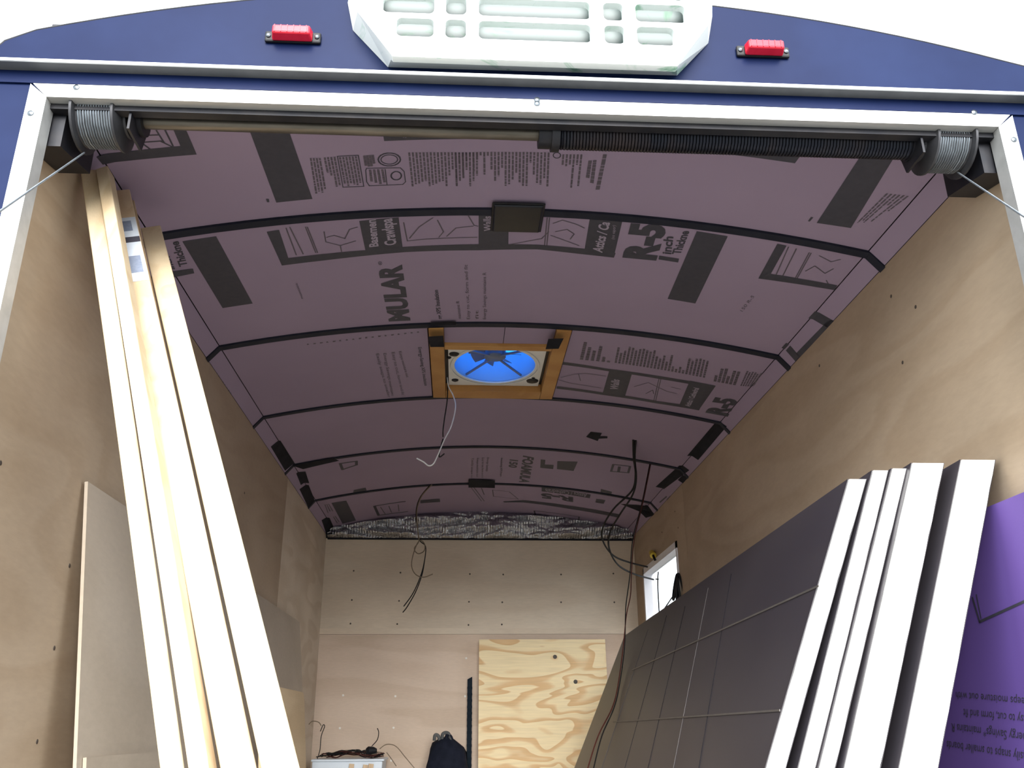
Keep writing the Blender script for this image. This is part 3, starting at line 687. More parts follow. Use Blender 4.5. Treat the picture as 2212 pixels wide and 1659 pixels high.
k = PR().text('Easy to cut, form and fit', (1015, 689), (1010, 571), (1008, 689), 0).text('maintains R', (996, 688), (992, 650), (989, 688), 0).text('Energy Savings maintains R', (1050, 689), (1050, 588), (1043, 689), 0).text('fit', (1034, 689), (1033, 670), (1027, 689), 0)
k.text('maintains', (655, 644), (642, 611), (650, 646), 0).text('150 R-5', (1604, 673), (1630, 640), (1598, 670), 0); k.build('fine_print', 'print_grey', b1)
k = PR()
for a in ([(618, 492), (640, 550)], [(626, 490), (655, 548)], [(660, 490), (682, 545)], [(664, 490), (686, 545)], [(700, 500), (704, 522), (735, 530), (768, 520)], [(706, 512), (722, 508), (745, 515), (755, 495), (772, 490)], [(735, 530), (738, 543)],
          [(872, 480), (880, 520), (920, 516), (1030, 512)], [(885, 514), (905, 490), (935, 470)], [(945, 475), (958, 500), (948, 512)], [(965, 510), (985, 492), (1022, 488)], [(1012, 466), (1024, 486), (1032, 488)],
          [(1105, 527), (1170, 515), (1185, 500)], [(1182, 470), (1176, 532)], [(1187, 470), (1181, 532)], [(1195, 482), (1215, 475), (1245, 484), (1262, 492)], [(1200, 500), (1225, 495), (1240, 505), (1232, 516)], [(1190, 508), (1250, 530)],
          [(1703, 533), (1676, 594)], [(1720, 537), (1690, 597)], [(1748, 545), (1717, 602)], [(1752, 546), (1721, 602)], [(1740, 585), (1760, 574), (1782, 590), (1800, 580)], [(1770, 552), (1795, 565), (1815, 560)], [(1785, 605), (1789, 613)]): k.line(a, .0028)
k.build('line_drawing', 'print_grey', b1)

k = PR().text('Energy-Saving XPS Insulation', (903, 750), (917, 833), (911, 749), .01)
k.build('lettering', 'print_ink', bays['2L'])
k = PR().text('Keeps moisture out', (861, 759), (878, 815), (868, 758), 0).text('Easy to cut, form and fit', (846, 761), (868, 853), (853, 760), 0).text('Energy Savings maintains', (828, 763), (846, 855), (835, 762), 0).text('Easily snaps to smaller', (812, 764), (838, 858), (819, 763), 0)
for i in range(18): k.quad([(663+i*14, 742-i*1.55), (663+i*14+rd.uniform(2, 8), 741.6-i*1.55), (663+i*14+5, 744-i*1.55), (663+i*14, 744.6-i*1.55)], 1)
k.build('fine_print', 'print_grey', bays['2L'])
b2 = bays['2R']
k = PR().strip([(1214, 781), (1312, 796), (1430, 813), (1544, 833)], [(1213, 787), (1311, 801), (1429, 819), (1542, 839)]).strip([(1203, 834), (1300, 847), (1420, 866), (1513, 880)], [(1202, 839), (1298, 852), (1418, 871), (1510, 886)])
k.quad([(1317, 797), (1366, 804), (1350, 856), (1302, 848)], 4, 3).quad([(1490, 822), (1546, 833), (1509, 886), (1466, 878)], 4, 3); k.build('print_block', 'print_ink', b2)
PR().text('R-5', (1568, 897), (1592, 863), (1526, 891), .06).build('lettering', 'print_ink', b2)
PR(.0014).text('Walls', (1334, 842), (1338, 820), (1318, 839)).text('Attics / Cathedral', (1490, 878), (1510, 838), (1479, 876)).build('lettering', 'print_light', b2)
k = PR().rows([(1250, 776), (1320, 783), (1328, 748), (1259, 738)], 6, [1, .75, .6, .9, .3, .1], .6, rd).rows([(1326, 783), (1524, 816), (1533, 778), (1334, 745)], 26, lambda i: [.9, .6, .75, 1, 1, .85, .95, 1, .95, .9, 1, .7, .6, .8, .5, .9, .3, .2, .35, .2, .9, .8, .95, 1, 1, .95][i % 26], .6, rd)
k.rows([(1540, 823), (1590, 832), (1602, 800), (1548, 790)], 6, [.4, .9, .95, .5, .9, .9], .7, rd).rows([(1598, 833), (1628, 838), (1648, 806), (1612, 801)], 6, [1, .95, 1, 1, .9, 1], .6, rd); k.build('fine_print', 'print_grey', b2)
k = PR()
for a in ([(1212, 815), (1240, 808), (1265, 806), (1308, 812)], [(1206, 820), (1235, 828), (1298, 838)], [(1250, 808), (1254, 822)], [(1424, 815), (1412, 866)], [(1428, 816), (1416, 867)], [(1370, 835), (1400, 826), (1440, 845), (1462, 850)], [(1395, 850), (1410, 842), (1412, 850)], [(1470, 840), (1450, 836)]): k.line(a, .0028)
k.build('line_drawing', 'print_grey', b2)

b4 = bays[4]
k = PR().text('FOAMULA', (1131, 984), (1122, 1041), (1153, 988), .04).text('150', (1102, 992), (1099, 1009), (1119, 994), .04).text('Insulating XPS foam', (1082, 989), (1080, 1029), (1087, 989), 0); k.build('lettering', 'print_ink', b4)
k = PR().text('Energy Savings', (1052, 988), (1050, 1018), (1057, 988), 0).text('Easy to cut, form and fit', (1041, 988), (1040, 1032), (1046, 988), 0).text('Keeps moisture out', (1030, 989), (1029, 1030), (1035, 989), 0).text('Easily snaps to', (1019, 990), (1017, 1032), (1024, 990), 0); k.build('fine_print', 'print_grey', b4)
k = PR().quad([(1168, 992), (1178, 993), (1176, 1011), (1167, 1010)], 2).quad([(1176, 1003), (1196, 1004), (1195, 1013), (1176, 1011)], 3).quad([(1204, 996), (1248, 997), (1239, 1017), (1203, 1013)], 4)
k.line([(1325, 1003), (1361, 1007), (1357, 1021), (1320, 1018), (1325, 1003)], .010).line([(1338, 1008), (1336, 1018)], .012).line([(735, 1001), (770, 996), (770, 1004), (740, 1014), (735, 1001)], .012)
k.quad([(764, 1058), (790, 1053), (792, 1060), (763, 1064)], 2).quad([(1298, 1056), (1322, 1062), (1320, 1069), (1297, 1064)], 2); k.build('print_block', 'print_ink', b4)
b5 = bays[5]
k = PR().quad([(716, 1086), (748, 1081), (769, 1124), (740, 1131)], 3, 3).line([(874, 1083), (809, 1093), (818, 1113), (879, 1105)], .014).quad([(1170, 1052), (1276, 1068), (1274, 1076), (1170, 1061)], 6)
k.strip([(1086, 1083), (1130, 1080), (1230, 1092), (1340, 1111)], [(1090, 1085), (1130, 1085), (1230, 1099), (1336, 1118)]).line([(1154, 1103), (1251, 1116), (1250, 1122), (1156, 1110), (1154, 1103)], .008)
k.quad([(908, 1080), (950, 1077), (951, 1084), (908, 1087)], 2).quad([(1288, 1077), (1308, 1080), (1304, 1088), (1286, 1085)], 2); k.build('print_block', 'print_ink', b5)
k = PR().text('R-5', (1238, 1074), (1168, 1065), (1238, 1084), .05); k.build('lettering', 'print_ink', b5)
PR(.0014).text('Attics / Cathedrals', (1268, 1066), (1178, 1055), (1267, 1074), .0).build('lettering', 'print_light', b5)
k = PR().rows([(700, 1090), (712, 1088), (722, 1104), (706, 1108)], 3, [1, .9, .95], .5, rd).rows([(718, 1116), (726, 1114), (736, 1128), (726, 1130)], 2, [1, .9], .5, rd)
for a in ([(1018, 1053), (1040, 1082)], [(1024, 1053), (1046, 1082)], [(1040, 1054), (1046, 1068)], [(1064, 1058), (1066, 1072), (1120, 1078), (1100, 1062), (1064, 1058)], [(822, 1095), (832, 1110)], [(840, 1093), (846, 1107)], [(860, 1090), (862, 1104)]): k.line(a, .005)
k.build('line_drawing', 'print_grey', b5)
# print on the right and left cove strips
k = PR().quad([(1760, 672), (1802, 693), (1788, 708), (1746, 687)], 4, 3).quad([(1802, 693), (1728, 771), (1718, 764), (1790, 690)], 6, 2).quad([(1698, 740), (1728, 770), (1718, 780), (1688, 751)], 4, 3); k.build('print_block', 'print_ink', bays['c11'])
k = PR(); 
for i in range(10): k.text('DCT'[i % 3], (455+i*4.2, 795+i*6.0), (457+i*4.2, 799+i*6.0), (461+i*4.2, 793+i*6.0), 0)
k.build('fine_print', 'print_grey', bays['c2-1'])
PR().quad([(1440, 1078), (1448, 1070), (1452, 1082), (1444, 1090)], 2, 2).line([(1425, 1085), (1440, 1072)], .004).build('print_block', 'print_ink', bays['c41'])

# ---- leaning lumber on the left (2x and 1x boards)
LUM = [  # visible band at the top, band at the foot, x at top, depth at foot, width, thickness, material, label
 ((191, 366), (361, 1659), -.812, 1.09, .027, .028, 'pine_board', .0, 'leftmost pine board of the lumber leaning by the left wall'),
 ((219, 361), (416, 1659), -.786, .98, .022, .030, 'pine_board', .32, 'pale pine board with the highest top end in the leaning lumber'),
 ((258, 410), (503, 1659), -.792, .99, .037, .036, 'pine_board_red', 0., 'pine board carrying the white price sticker in the leaning lumber'),
 ((282, 432), (525, 1659), -.790, 1.2, .014, .012, 'pine_board_red', 0., 'pine board just behind the stickered board, mostly hidden'),
 ((325, 489), (593, 1659), -.752, .96, .038, .026, 'pine_board', 0., 'rightmost pine board of the lumber leaning by the left wall')]
for (qa, qb, xt, zc_, wd, th, mt, rot, lab) in LUM:
    A = pl(qa, 0, xt); d = ray(qb); B = CAM+d*zc_
    if A.z > zs(A.x)-.03: pass
    dirn = (B-A).normalized()
    # foot rests on the lowered ramp
    f = lambda P: P.z-(a0.z+(a1.z-a0.z)*(P.y-a0.y)/(a1.y-a0.y))
    E_ = A.copy()
    lo, hi = 0., 4.
    for _ in range(50):
        md = (lo+hi)/2
        if f(A+dirn*md) > .012: lo = md
        else: hi = md
    E_ = A+dirn*lo
    view = ((A+B)/2-CAM).normalized(); n_ = (view-dirn*view.dot(dirn)).normalized(); n_ = Matrix.Rotation(rot, 3, dirn) @ n_
    t = empty('lumber_board', E_, lab, 'lumber', 'leaning lumber')
    m_ = MB(); side = dirn.cross(n_)
    NS = 16
    for i in range(1):
        pts = [A+(E_-A)*(k/NS) for k in range(NS+1)]
        bow_ = [n_*(th/2)+side*(.006*math.sin(math.pi*k/NS)) for k in range(NS+1)]
        vs = []
        for k in range(NS+1):
            c = pts[k]+bow_[k]; vs += [c-side*wd/2-n_*th/2, c+side*wd/2-n_*th/2, c+side*wd/2+n_*th/2, c-side*wd/2+n_*th/2]
        fs = [(0, 1, 2, 3), tuple(4*NS+i for i in (3, 2, 1, 0))]
        for k in range(NS):
            for e in range(4): fs.append((4*k+e, 4*k+(e+1) % 4, 4*k+4+(e+1) % 4, 4*k+4+e))
        m_.add(vs, fs)
    m_.build('plank', mt, t, bevel=.002, center=(A+E_)/2)
    if 'sticker' in lab and 'carrying' in lab:
        def onb(s0, s1, l0, l1, off, name, mat, par):
            L = (E_-A).length; q = MB()
            def fn(u, v):
                l = l0+(l1-l0)*v; return A+dirn*l+side*(.006*math.sin(math.pi*l/L))+side*(s0+(s1-s0)*u)*wd-n_*off
            q.slab(fn, 1, 2, -n_*.0004); return q.build(name, mat, par)
        sg = 1 if side.x > 0 else -1
        st = onb(-.46*1, .46*1, .10, .30, .0003, 'price_sticker', 'sticker_white', t)
        onb(-.46, .46, .165, .182, .0008, 'sticker_band', 'print_ink', st); onb(-.30, .30, .225, .275, .0008, 'barcode', 'sticker_grey', st); onb(-.28, .22, .112, .145, .0008, 'sticker_logo', 'sticker_grey', st)

# ---- sheets leaning on the left wall
def lean_sheet(name, mat, near_top, near_bot_x, y0, y1, th, label, cat, x_far=0., zfoot=FLZ, group=None, jit=0, edge=None, parent=None):
    # inner face runs from foot (near_bot_x, zfoot) to top (near_top.x, near_top.z); thickness grows towards the wall
    xt, zt = near_top; s = 1 if xt > 0 else -1
    d = V((xt-near_bot_x, 0, zt-zfoot)).normalized(); n_ = V((d.z, 0, -d.x)); n_ = n_ if n_.x*s > 0 else -n_
    t = tag(MB().hexa([(near_bot_x, y0, zfoot), (near_bot_x+x_far, y1, zfoot), V((near_bot_x+x_far, y1, zfoot))+n_*th, V((near_bot_x, y0, zfoot))+n_*th],
                  [(xt, y0, zt), (xt+x_far, y1, zt), V((xt+x_far, y1, zt))+n_*th, V((xt, y0, zt))+n_*th]).build(name, mat), label, cat, group)
    return t
nt_ = pl((190, 1040), 0, -.818); nb_ = pl((165, 1659), 1, nt_.y)
slope = (nb_.x-nt_.x)/(nb_.z-nt_.z)
lean_sheet('plywood_sheet', 'sheet_ply', (nt_.x, nt_.z), nt_.x+slope*(FLZ-nt_.z), nt_.y, nt_.y+2.44, .006, 'large thin plywood sheet leaning on the left wall behind the lumber', 'plywood', group=None)
ps = pl((187, 1636), 1, .565)
lean_sheet('plywood_sheet', 'sheet_ply', (ps.x, ps.z), ps.x+slope*(FLZ-ps.z), .565, 1.10, .006, 'low plywood offcut at the bottom edge in front of the large sheet', 'plywood')
# wooden board with rounded corner beyond the lumber
xb_ = -.60; far = pl((655, 1500), 0, xb_)
m_ = MB(); zt_ = pl((630, 1490), 0, xb_).z; y1_ = pl((657, 1500), 0, xb_).y; y0_ = y1_-.62; r_ = .035
loop = [(y0_, FLZ), (y1_, FLZ)]+[(y1_-r_+r_*math.cos(math.radians(a)), zt_-r_+r_*math.sin(math.radians(a))) for a in range(0, 91, 15)]+[(y0_, zt_)]
n = len(loop); fx = lambda z: xb_+(zt_-z)*.10
m_.add([V((fx(z), y, z)) for y, z in loop]+[V((fx(z)-.018, y, z)) for y, z in loop], [tuple(range(n)), tuple(range(2*n-1, n-1, -1))]+[(i, (i+1) % n, n+(i+1) % n, n+i) for i in range(n)])
tag(m_.build('wooden_board', 'offcut_board'), 'wooden board with a rounded top corner standing just right of the lumber', 'board')

# ---- stack of faced insulation sheets on the right
SH = [ # top-left px, top-right px, foot-left px, foot-right px at the frame bottom, near y, label
 ((1835, 1035), (1871, 1050), (1656, 1659), (1697, 1659), .372, 'innermost foam sheet with dark facing, leaning in the stack by the right wall'),
 ((1887, 1016), (1917, 1029), (1726, 1659), (1769, 1659), .364, 'second foam sheet of the stack, just behind the dark faced one'),
 ((1929, 1012), (1961, 1027), (1771, 1659), (1814, 1659), .357, 'third foam sheet, in the middle of the leaning stack'),
 ((1966, 1000), (2045, 1018), (1840, 1659), (1914, 1659), .343, 'fourth foam sheet of the stack, thicker and one short of the purple sheet'),
 ((2072, 993), (2150, 1012), (1917, 1659), (2032, 1659), .325, 'thickest foam sheet of the stack, next to the purple sheet')]
for i, (tl, tr, bl_, br, yn, lab) in enumerate(SH):
    TL, TR, BL, BR = (pl(q, 1, yn) for q in (tl, tr, bl_, br))
    s1 = (BL.x-TL.x)/(BL.z-TL.z) if i < 3 else .39
    TL.x += (0, 0, 0, .005, .005)[i]
    wd = (.030, .026, .024, .056, .060)[i]; L = 2.44 if i == 0 else 2.40; dxf = (.024, .020, .020, .018, .004)[i]
    t = empty('foam_sheet', (TL.x, yn, FLZ), lab, 'insulation sheet', 'faced foam sheets')
    rj = random.Random(40+i); NV = 46
    def edge(v, s, ph):   # cut edge waviness
        return .0010*noise.noise(V((v*30, ph, i)))+.0006*noise.noise(V((v*90, ph, 3+i)))
    core = MB(); zb0 = FLZ+.001
    def core_fn(u, v, yy=0):
        z = zb0+(TL.z-zb0)*v; x = TL.x+s1*(z-TL.z)+wd*u+edge(v, u, u*7); return V((x, yn+yy+edge(v, u, 20+u*3), z+(.004*(noise.noise(V((u*3, i, 2)))) if v > .99 else 0)))
    near = [[core_fn(u/3, v/NV) for u in range(4)] for v in range(NV+1)]
    DZ = .05; farp = [[core_fn(u/3, v/NV)+V((dxf, L, -DZ*v/NV)) for u in range(4)] for v in range(NV+1)]
    vs = [p for r in near for p in r]+[p for r in farp for p in r]; o_ = 4*(NV+1); fs = []
    for v in range(NV):
        for u in range(3): a = v*4+u; fs.append((a, a+1, a+5, a+4)); fs.append((o_+a, o_+a+4, o_+a+5, o_+a+1))
        fs.append((v*4, v*4+4, o_+v*4+4, o_+v*4)); fs.append((v*4+3, o_+v*4+3, o_+v*4+7, v*4+7))
    for u in range(3): fs.append((u, o_+u, o_+u+1, u+1)); a = NV*4+u; fs.append((a, a+1, o_+a+1, o_+a))
    core.add(vs, fs); core.build('foam_core', 'foam_white', t)
    # facing skins on both sides, a little proud
    for (off, th) in ((-.0022, .0009), (wd+.0013, .0009)):
        q = MB(); A = V((TL.x+off, yn+.001, TL.z+.001)); B = V((TL.x+off+s1*(zb0-TL.z), yn+.002, zb0))
        q.slab(lambda u, v: (B*(1-v)+A*v)+V((dxf, L-.004, -DZ*v))*u, 16, 8, (th, 0, 0)); fc = q.build('facing', 'facing', t)
        if i == 0 and off < 0:
            nr = V((-1, 0, s1)).normalized()
            def face_pt(qx):   # photo point on the facing plane
                d = ray(qx); u, v, t_ = .5, .5, 2.
                for _ in range(12):
                    P = B*(1-v)+A*v+V((dxf, L, -DZ*v))*u; r_ = P-(CAM+d*t_)
                    J = Matrix((V((dxf, L, -DZ*v)), A-B+V((0, 0, -DZ))*u, -d)).transposed(); dl_ = J.inverted() @ r_
                    u, v, t_ = u-dl_.x, v-dl_.y, t_-dl_.z
                return CAM+d*t_
            for (qa, qb) in (((1366, 1448), (1770, 1266)), ((1325, 1560), (1686, 1535))):
                pa, pb = face_pt(qa), face_pt(qb); MB().beam(pa+nr*.0012, pb+nr*.0012, e_ if False else (0, 0, 1), .0034, .0016).build('crease', 'crease', fc)
            for qa, qb in (((1400, 1360), (1300, 1659)), ((1440, 1330), (1350, 1659)), ((1480, 1310), (1400, 1659)), ((1530, 1270), (1455, 1659)), ((1580, 1240), (1510, 1659))):
                pa, pb = face_pt(qa), face_pt(qb); MB().beam(pa+nr*.0006, pb+nr*.0006, (0, 1, 0), .0014, .0010).build('crease', 'crease' if (qa[0]//10) % 2 else 'steel_dark', fc)
    if i == 3 or i == 4: pass
# ---- purple sheet at the far right
XP = .802
zpt = pl((2170, 1080), 0, XP).z
ps_ = lean_sheet('purple_foam_sheet', 'foam_purple_skylit', (XP, zpt), XP-.035, .125, .95, .024, 'bright purple foam sheet with upside-down printing at the right edge', 'foam sheet')
lean = .035/(zpt-FLZ)
def pP(q):
    # point on the leaning face, coordinates (y, z)
    nn = V((1, 0, -lean)); P0 = V((XP, 0, zpt)); d = ray(q); tt = (P0-CAM).dot(nn)/d.dot(nn); P = CAM+d*tt; return (P.y, P.z)
def pS(y, z, off): return V((XP-(zpt-z)*lean-off, y, z))
k = Print(pP, pS, .0008).text('Keeps moisture out with', (2226, 1508), (2066, 1494), (2226, 1527), .0).text('Easy to cut, form and fit', (2226, 1546), (2082, 1531), (2226, 1566), 0).text('Energy Savings* maintains R', (2226, 1585), (2056, 1562), (2226, 1606), 0).text('Easily snaps to smaller boards', (2226, 1627), (2046, 1600), (2226, 1648), 0)
k.build('lettering', 'print_ink', ps_)
Print(pP, pS, .0008).line([(2102, 1292), (2117, 1343), (2216, 1298)], .0045).line([(2110, 1285), (2120, 1335)], .003).build('line_drawing', 'print_ink', ps_)

# ---- figured plywood board leaning on the front wall, dark lattice panel behind it
bx0, bx1 = pl((1035, 1382), 1, YE-.06).x, pl((1307, 1382), 1, YE-.06).x; bz = pl((1170, 1381), 1, YE-.06).z
m_ = MB(); m_.hexa([(bx0-.004, YE-.145, FLZ), (bx1+.003, YE-.145, FLZ), (bx1+.003, YE-.127, FLZ), (bx0-.004, YE-.127, FLZ)], [(bx0, YE-.06, bz), (bx1, YE-.06, bz), (bx1, YE-.042, bz), (bx0, YE-.042, bz)])
pb = tag(m_.build('plywood_board', 'cdx_ply', center=((bx0+bx1)/2, YE-.06, 0)), 'yellow plywood board with swirling orange grain and two knots on the front wall', 'plywood')
for q in ((1199, 1419), (1243, 1473)):
    p = pl(q, 1, YE-.070); p.y = YE-.06-.085*(bz-p.z)/(bz-FLZ)+.0005; MB().lathe(p, (0, -1, 0), [(0, .011), (.0012, .010), (.0015, .004)], 12).build('knot', 'screw_dark', pb)
for (qx0, qx1, qz, sl_, lab) in ((1010, 1020, 1462, .012, 'tall dark ribbed plastic strip standing left of the yellow plywood board'), (1306, 1321, 1470, 0, 'dark ribbed plastic strip peeking out right of the yellow plywood board')):
    xa, xb, LZ = pl((qx0, qz), 1, YE-.03).x, pl((qx1, qz), 1, YE-.03).x, pl((qx0, qz), 1, YE-.03).z
    t = empty('ribbed_strip', ((xa+xb)/2, YE-.025, FLZ), lab, 'strip', 'ribbed strips')
    MB().hexa([(xa, YE-.036, FLZ), (xb, YE-.036, FLZ), (xb, YE-.012, FLZ), (xa, YE-.012, FLZ)], [(xa, YE-.036, LZ-sl_), (xb, YE-.036, LZ), (xb, YE-.012, LZ), (xa, YE-.012, LZ-sl_)]).build('bar', 'mesh_plastic', t)
    z = FLZ+.03
    while z < LZ-.05:
        MB().box(xa-.001, xb+.001, YE-.0385, YE-.0362, z, z+.012).build('rib', 'mesh_plastic', t); z += .030
# ---- storage bin with wiring, bag
pz = pl((750, 1643), 1, 3.36); X0, X1 = pl((672, 1643), 1, 3.36).x, pl((828, 1643), 1, 3.36).x; zt = pz.z
bn = empty('storage_bin', ((X0+X1)/2, 3.45, FLZ), 'pale white plastic storage bin under a tangle of wires at the front wall', 'bin')
m_ = MB(); m_.hexa([(X0+.012, 3.372, FLZ), (X1-.012, 3.372, FLZ), (X1-.012, 3.60, FLZ), (X0+.012, 3.60, FLZ)], [(X0+.004, 3.364, zt-.004), (X1-.004, 3.364, zt-.004), (X1-.004, 3.61, zt-.004), (X0+.004, 3.61, zt-.004)]); m_.build('body', 'bin_plastic', bn, bevel=.004)
MB().box(X0, X1+.004, 3.358, 3.615, zt-.004, zt+.006).build('lid', 'bin_plastic', bn, bevel=.003)
for i, (a, b) in enumerate((((735, 1659), (760, 1650)), ((758, 1662), (790, 1652)), ((775, 1664), (802, 1650)))):
    p, q = pl(a, 1, 3.345-.004*i), pl(b, 1, 3.345-.004*i); p.z -= .06
    q2 = MB(); q2.beam(V((p.x, p.y-.03, FLZ)), q, (1, .2, 0), .022, .010); tag(q2.build('wood_offcut', 'pine_board_red'), ['thin wood offcut leaning on the bin, leftmost', 'thin wood offcut leaning on the bin, middle one', 'thin wood offcut leaning on the bin, rightmost'][i], 'wood offcut', 'offcuts by the bin')
rw = random.Random(2)
wb = empty('wire_bundle', ((X0+X1)/2, 3.46, zt+.007), 'tangle of red and black wires lying on the white bin', 'wire')
for i in range(14):
    pts = []; x = X0+rw.uniform(.01, .06); y = 3.38+rw.uniform(0, .16)
    for k in range(7):
        pts.append((x, y, zt+.010+rw.uniform(0, .022)+.012*(k in (2, 3, 4)))); x += (X1-X0)/7.4; y += rw.uniform(-.03, .03)
    wire('wire', pts, .0022, ['wire_black', 'wire_red', 'wire_tan', 'wire_black'][i % 4], wb, 5, 4)
yy = 3.42
for mat, pts in (('wire_black', [(685, 1640), (691, 1620), (694, 1590), (701, 1570), (698, 1566), (692, 1580)]), ('wire_tan', [(667, 1565), (675, 1558), (688, 1560), (694, 1568)]), ('wire_black', [(803, 1612), (815, 1598), (818, 1582), (815, 1573)]),
                 ('wire_tan', [(820, 1618), (835, 1608), (855, 1612), (875, 1635), (895, 1659)]), ('wire_tan', [(835, 1625), (846, 1640), (856, 1655)])):
    wire('wire', [pl(q, 1, yy) for q in pts], .0021, mat, wb, 5)
p = pl((800, 1622), 1, 3.42); MB().lathe(p+V((-.02, 0, 0)), (1, .3, 0), [(0, .012), (.01, .02), (.035, .018), (.05, .01)], 12).build('connector', 'black_plastic', wb, smooth=True)
# bag
by = 3.52; c = pl((968, 1640), 1, by); hwid = (pl((1018, 1640), 1, by).x-pl((918, 1640), 1, by).x)/2; ztop = pl((960, 1592), 1, by).z
bg_ = empty('backpack', (c.x, by, FLZ), 'dark navy backpack standing against the front wall between bin and plywood board', 'bag')
def bagf(u, v):
    a = 2*math.pi*u; h = ztop-FLZ; z = FLZ+h*v
    s_ = (.80+.25*math.sin(math.pi*min(1, v*1.15)))*(1 if v < .88 else max(.02, max(0, 1-((v-.88)/.122)**2.6)**(1/2.6)))
    ex = 2.6; ca, sa = math.cos(a), math.sin(a)
    x = abs(ca)**(2/ex)*math.copysign(1, ca)*hwid*1.02*s_; y = abs(sa)**(2/ex)*math.copysign(1, sa)*.10*s_
    x += .012*noise.noise(V((u*6, v*7, 1)))+ (-.018*(v-.7) if v > .7 else 0); y += .012*noise.noise(V((u*7, v*8, 4)))
    z -= max(0, x)*.35*v**6
    return V((c.x+x, by+y, z))
MB().grid(bagf, 36, 28).build('body', 'bag_cloth', bg_, smooth=True)
for qs, mt in (([(938, 1600), (940, 1588), (947, 1590), (950, 1602)], 'bag_strap'), ([(955, 1598), (957, 1585), (968, 1584), (975, 1598)], 'bag_strap'), ([(962, 1600), (966, 1588), (974, 1592), (978, 1608)], 'bag_cloth')):
    MB().tube(catmull([pl(q, 1, by-.03) for q in qs], 6), .008, 8).build('carry_loop', mt, bg_, smooth=True)
MB().slab(lambda u, v: V((c.x-.08+.16*u, by-.112-.02*math.sin(math.pi*u)*math.sin(math.pi*v), FLZ+.10+.25*v)), 8, 8, (0, .02, 0)).build('front_pocket', 'bag_cloth', bg_, smooth=True)

# ---- hanging wires
def hang(name, label, mats_pts, r, group=None):
    t = None
    P0 = mats_pts[0][1][0]; t = empty(name, P0, label, 'wire', group)
    for mat, pts in mats_pts: wire('strand', pts, r, mat, t, 6, 6)
    return t
yv = cp((970, 838))[1]
hang('vent_wire', 'thin white wire curling down from the corner of the roof vent', [('wire_white', [pl(q, 1, yv-.05) for q in ((966, 815), (969, 835), (979, 855), (984, 880), (975, 920), (960, 950), (945, 985), (936, 1002), (926, 1006), (915, 998), (900, 990))])], .0022)
hang('vent_wire', 'thin black wire hanging from the roof vent frame beside the white one', [('wire_black', [pl(q, 1, yv-.04) for q in ((967, 830), (966, 865), (960, 905), (957, 930), (957, 944))]), ('wire_black', [pl(q, 1, yv-.04) for q in ((957, 948), (951, 970), (949, 987), (960, 980))])], .0022)
y5 = 3.02
hang('hanging_wire', 'brown looped wire pair hanging in front of the foil on the front wall', [
 ('wire_tan', [pl(q, 1, y5) for q in ((933, 1047), (912, 1070), (901, 1100), (902, 1140), (905, 1168), (895, 1185), (903, 1196), (916, 1190), (917, 1175), (906, 1168), (895, 1190), (889, 1220), (897, 1240), (915, 1247), (935, 1240))]),
 ('wire_black', [pl(q, 1, y5+.02) for q in ((930, 1047), (908, 1074), (899, 1105), (903, 1150), (907, 1168), (919, 1180), (918, 1205), (910, 1240), (893, 1280), (872, 1310))]),
 ('wire_black', [pl(q, 1, y5+.01) for q in ((918, 1205), (912, 1240), (898, 1278), (880, 1310), (870, 1323))])], .0026)
def vy(pts, ys): return [pl(q, 1, y) for q, y in zip(pts, ys)]
qa = [(1368, 950), (1369, 990), (1373, 1025), (1365, 1060), (1325, 1100), (1302, 1140), (1303, 1170), (1325, 1200), (1360, 1215), (1405, 1226)]
qb = [(1373, 951), (1371, 990), (1374, 1035), (1366, 1070), (1340, 1110), (1318, 1150), (1316, 1185), (1335, 1220), (1370, 1240), (1412, 1252)]
ysq = [cp((1370, 950))[1]]+[2.3, 2.4, 2.5, 2.65, 2.8, 2.9, 3.05, 3.2, 3.36]
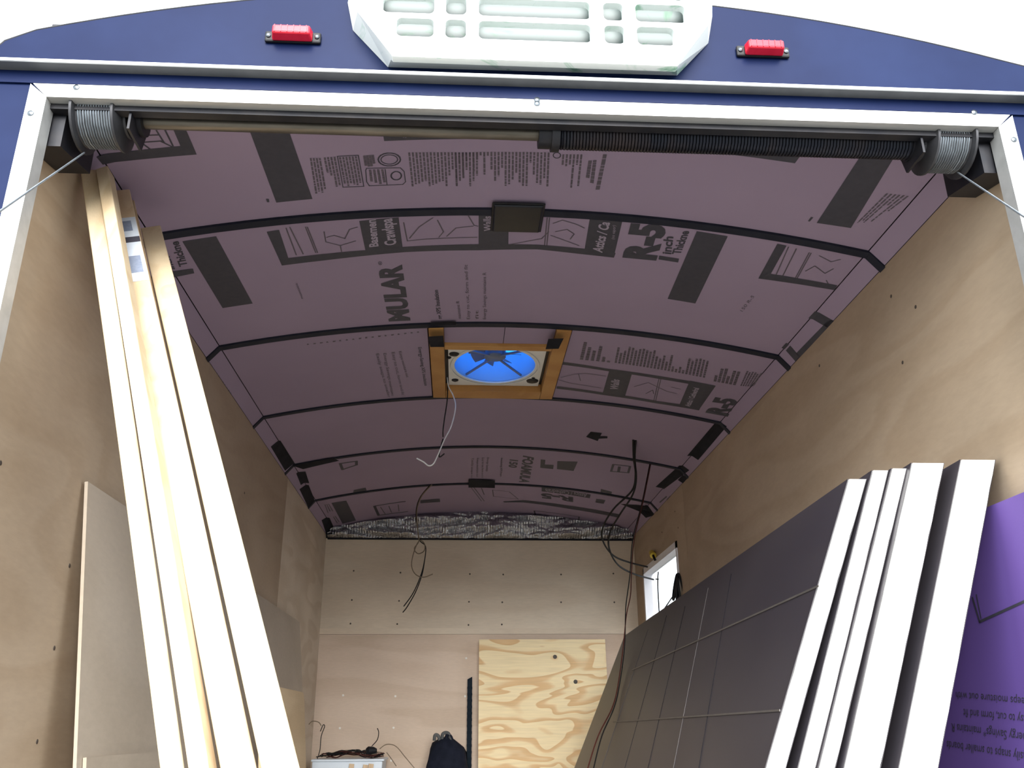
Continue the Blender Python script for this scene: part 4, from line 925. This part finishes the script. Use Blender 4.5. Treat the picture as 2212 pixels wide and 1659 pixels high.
hang('hanging_wire', 'pair of black cables drooping from the ceiling to the window', [('wire_black', vy(qa, ysq)), ('wire_black', vy(qb, ysq))], .0042)
qa = [(1406, 1000), (1390, 1080), (1370, 1165), (1364, 1240), (1362, 1285), (1353, 1330), (1346, 1400), (1335, 1480), (1322, 1530), (1292, 1590), (1268, 1665)]
qb = [(1404, 1000), (1387, 1085), (1367, 1165), (1361, 1240), (1353, 1300), (1351, 1330), (1349, 1400), (1338, 1480), (1326, 1530), (1300, 1590), (1281, 1665)]
ysr = [cp((1405, 1000))[1]]+[2.38]*6+[2.3, 2.2, 2.1, 2.0]
hang('hanging_wire', 'long thin red and black wire pair hanging in front of the dark faced sheet', [('wire_red', vy(qa, ysr)), ('wire_black', vy(qb, ysr))], .0023)
# coil of black cable by the window
cc = pl((1466, 1268), 1, 2.74); t = empty('cable_coil', cc, 'small coil of black cable at the lower corner of the window', 'cable')
for k in range(5):
    ax = .042+.007*k; P = []
    for i in range(25):
        a = 2*math.pi*i/24; P.append(cc+V((-.015+.012*k*.6+.012*math.sin(a+k), ax*.55*math.cos(a)-.01*k, ax*1.3*math.sin(a)-.01*k)))
    MB().tube(P, .005, 6).build('loop', 'wire_black', t, smooth=True)
for qs in ([(1452, 1290), (1442, 1305), (1432, 1320), (1428, 1332)], [(1458, 1300), (1448, 1315), (1440, 1325)], [(1422, 1235), (1421, 1255), (1422, 1290), (1424, 1325)], [(1416, 1251), (1423, 1251)]):
    wire('loose_end', [pl(q, 1, 2.9) for q in qs], .003, 'wire_black', t)
ya_ = 3.2; t = empty('wire_connector', pl((1408, 1197), 0, HW-.012), 'yellow wire connector on a short cable above the window', 'connector')
p = pl((1407, 1192), 0, HW-.015); p2 = pl((1411, 1200), 0, HW-.015); MB().lathe(p, p2-p, [(0, .010), (.01, .014), (.045, .016)], 10).build('cap', 'yellow_cap', t, smooth=True)
wire('cable', [p2, pl((1413, 1205), 0, HW-.02), pl((1416, 1211), 0, HW-.015)], .006, 'wire_black', t)
for o in list(bpy.data.objects):
    if o.type == 'MESH' and len(o.data.vertices) == 0: bpy.data.objects.remove(o)
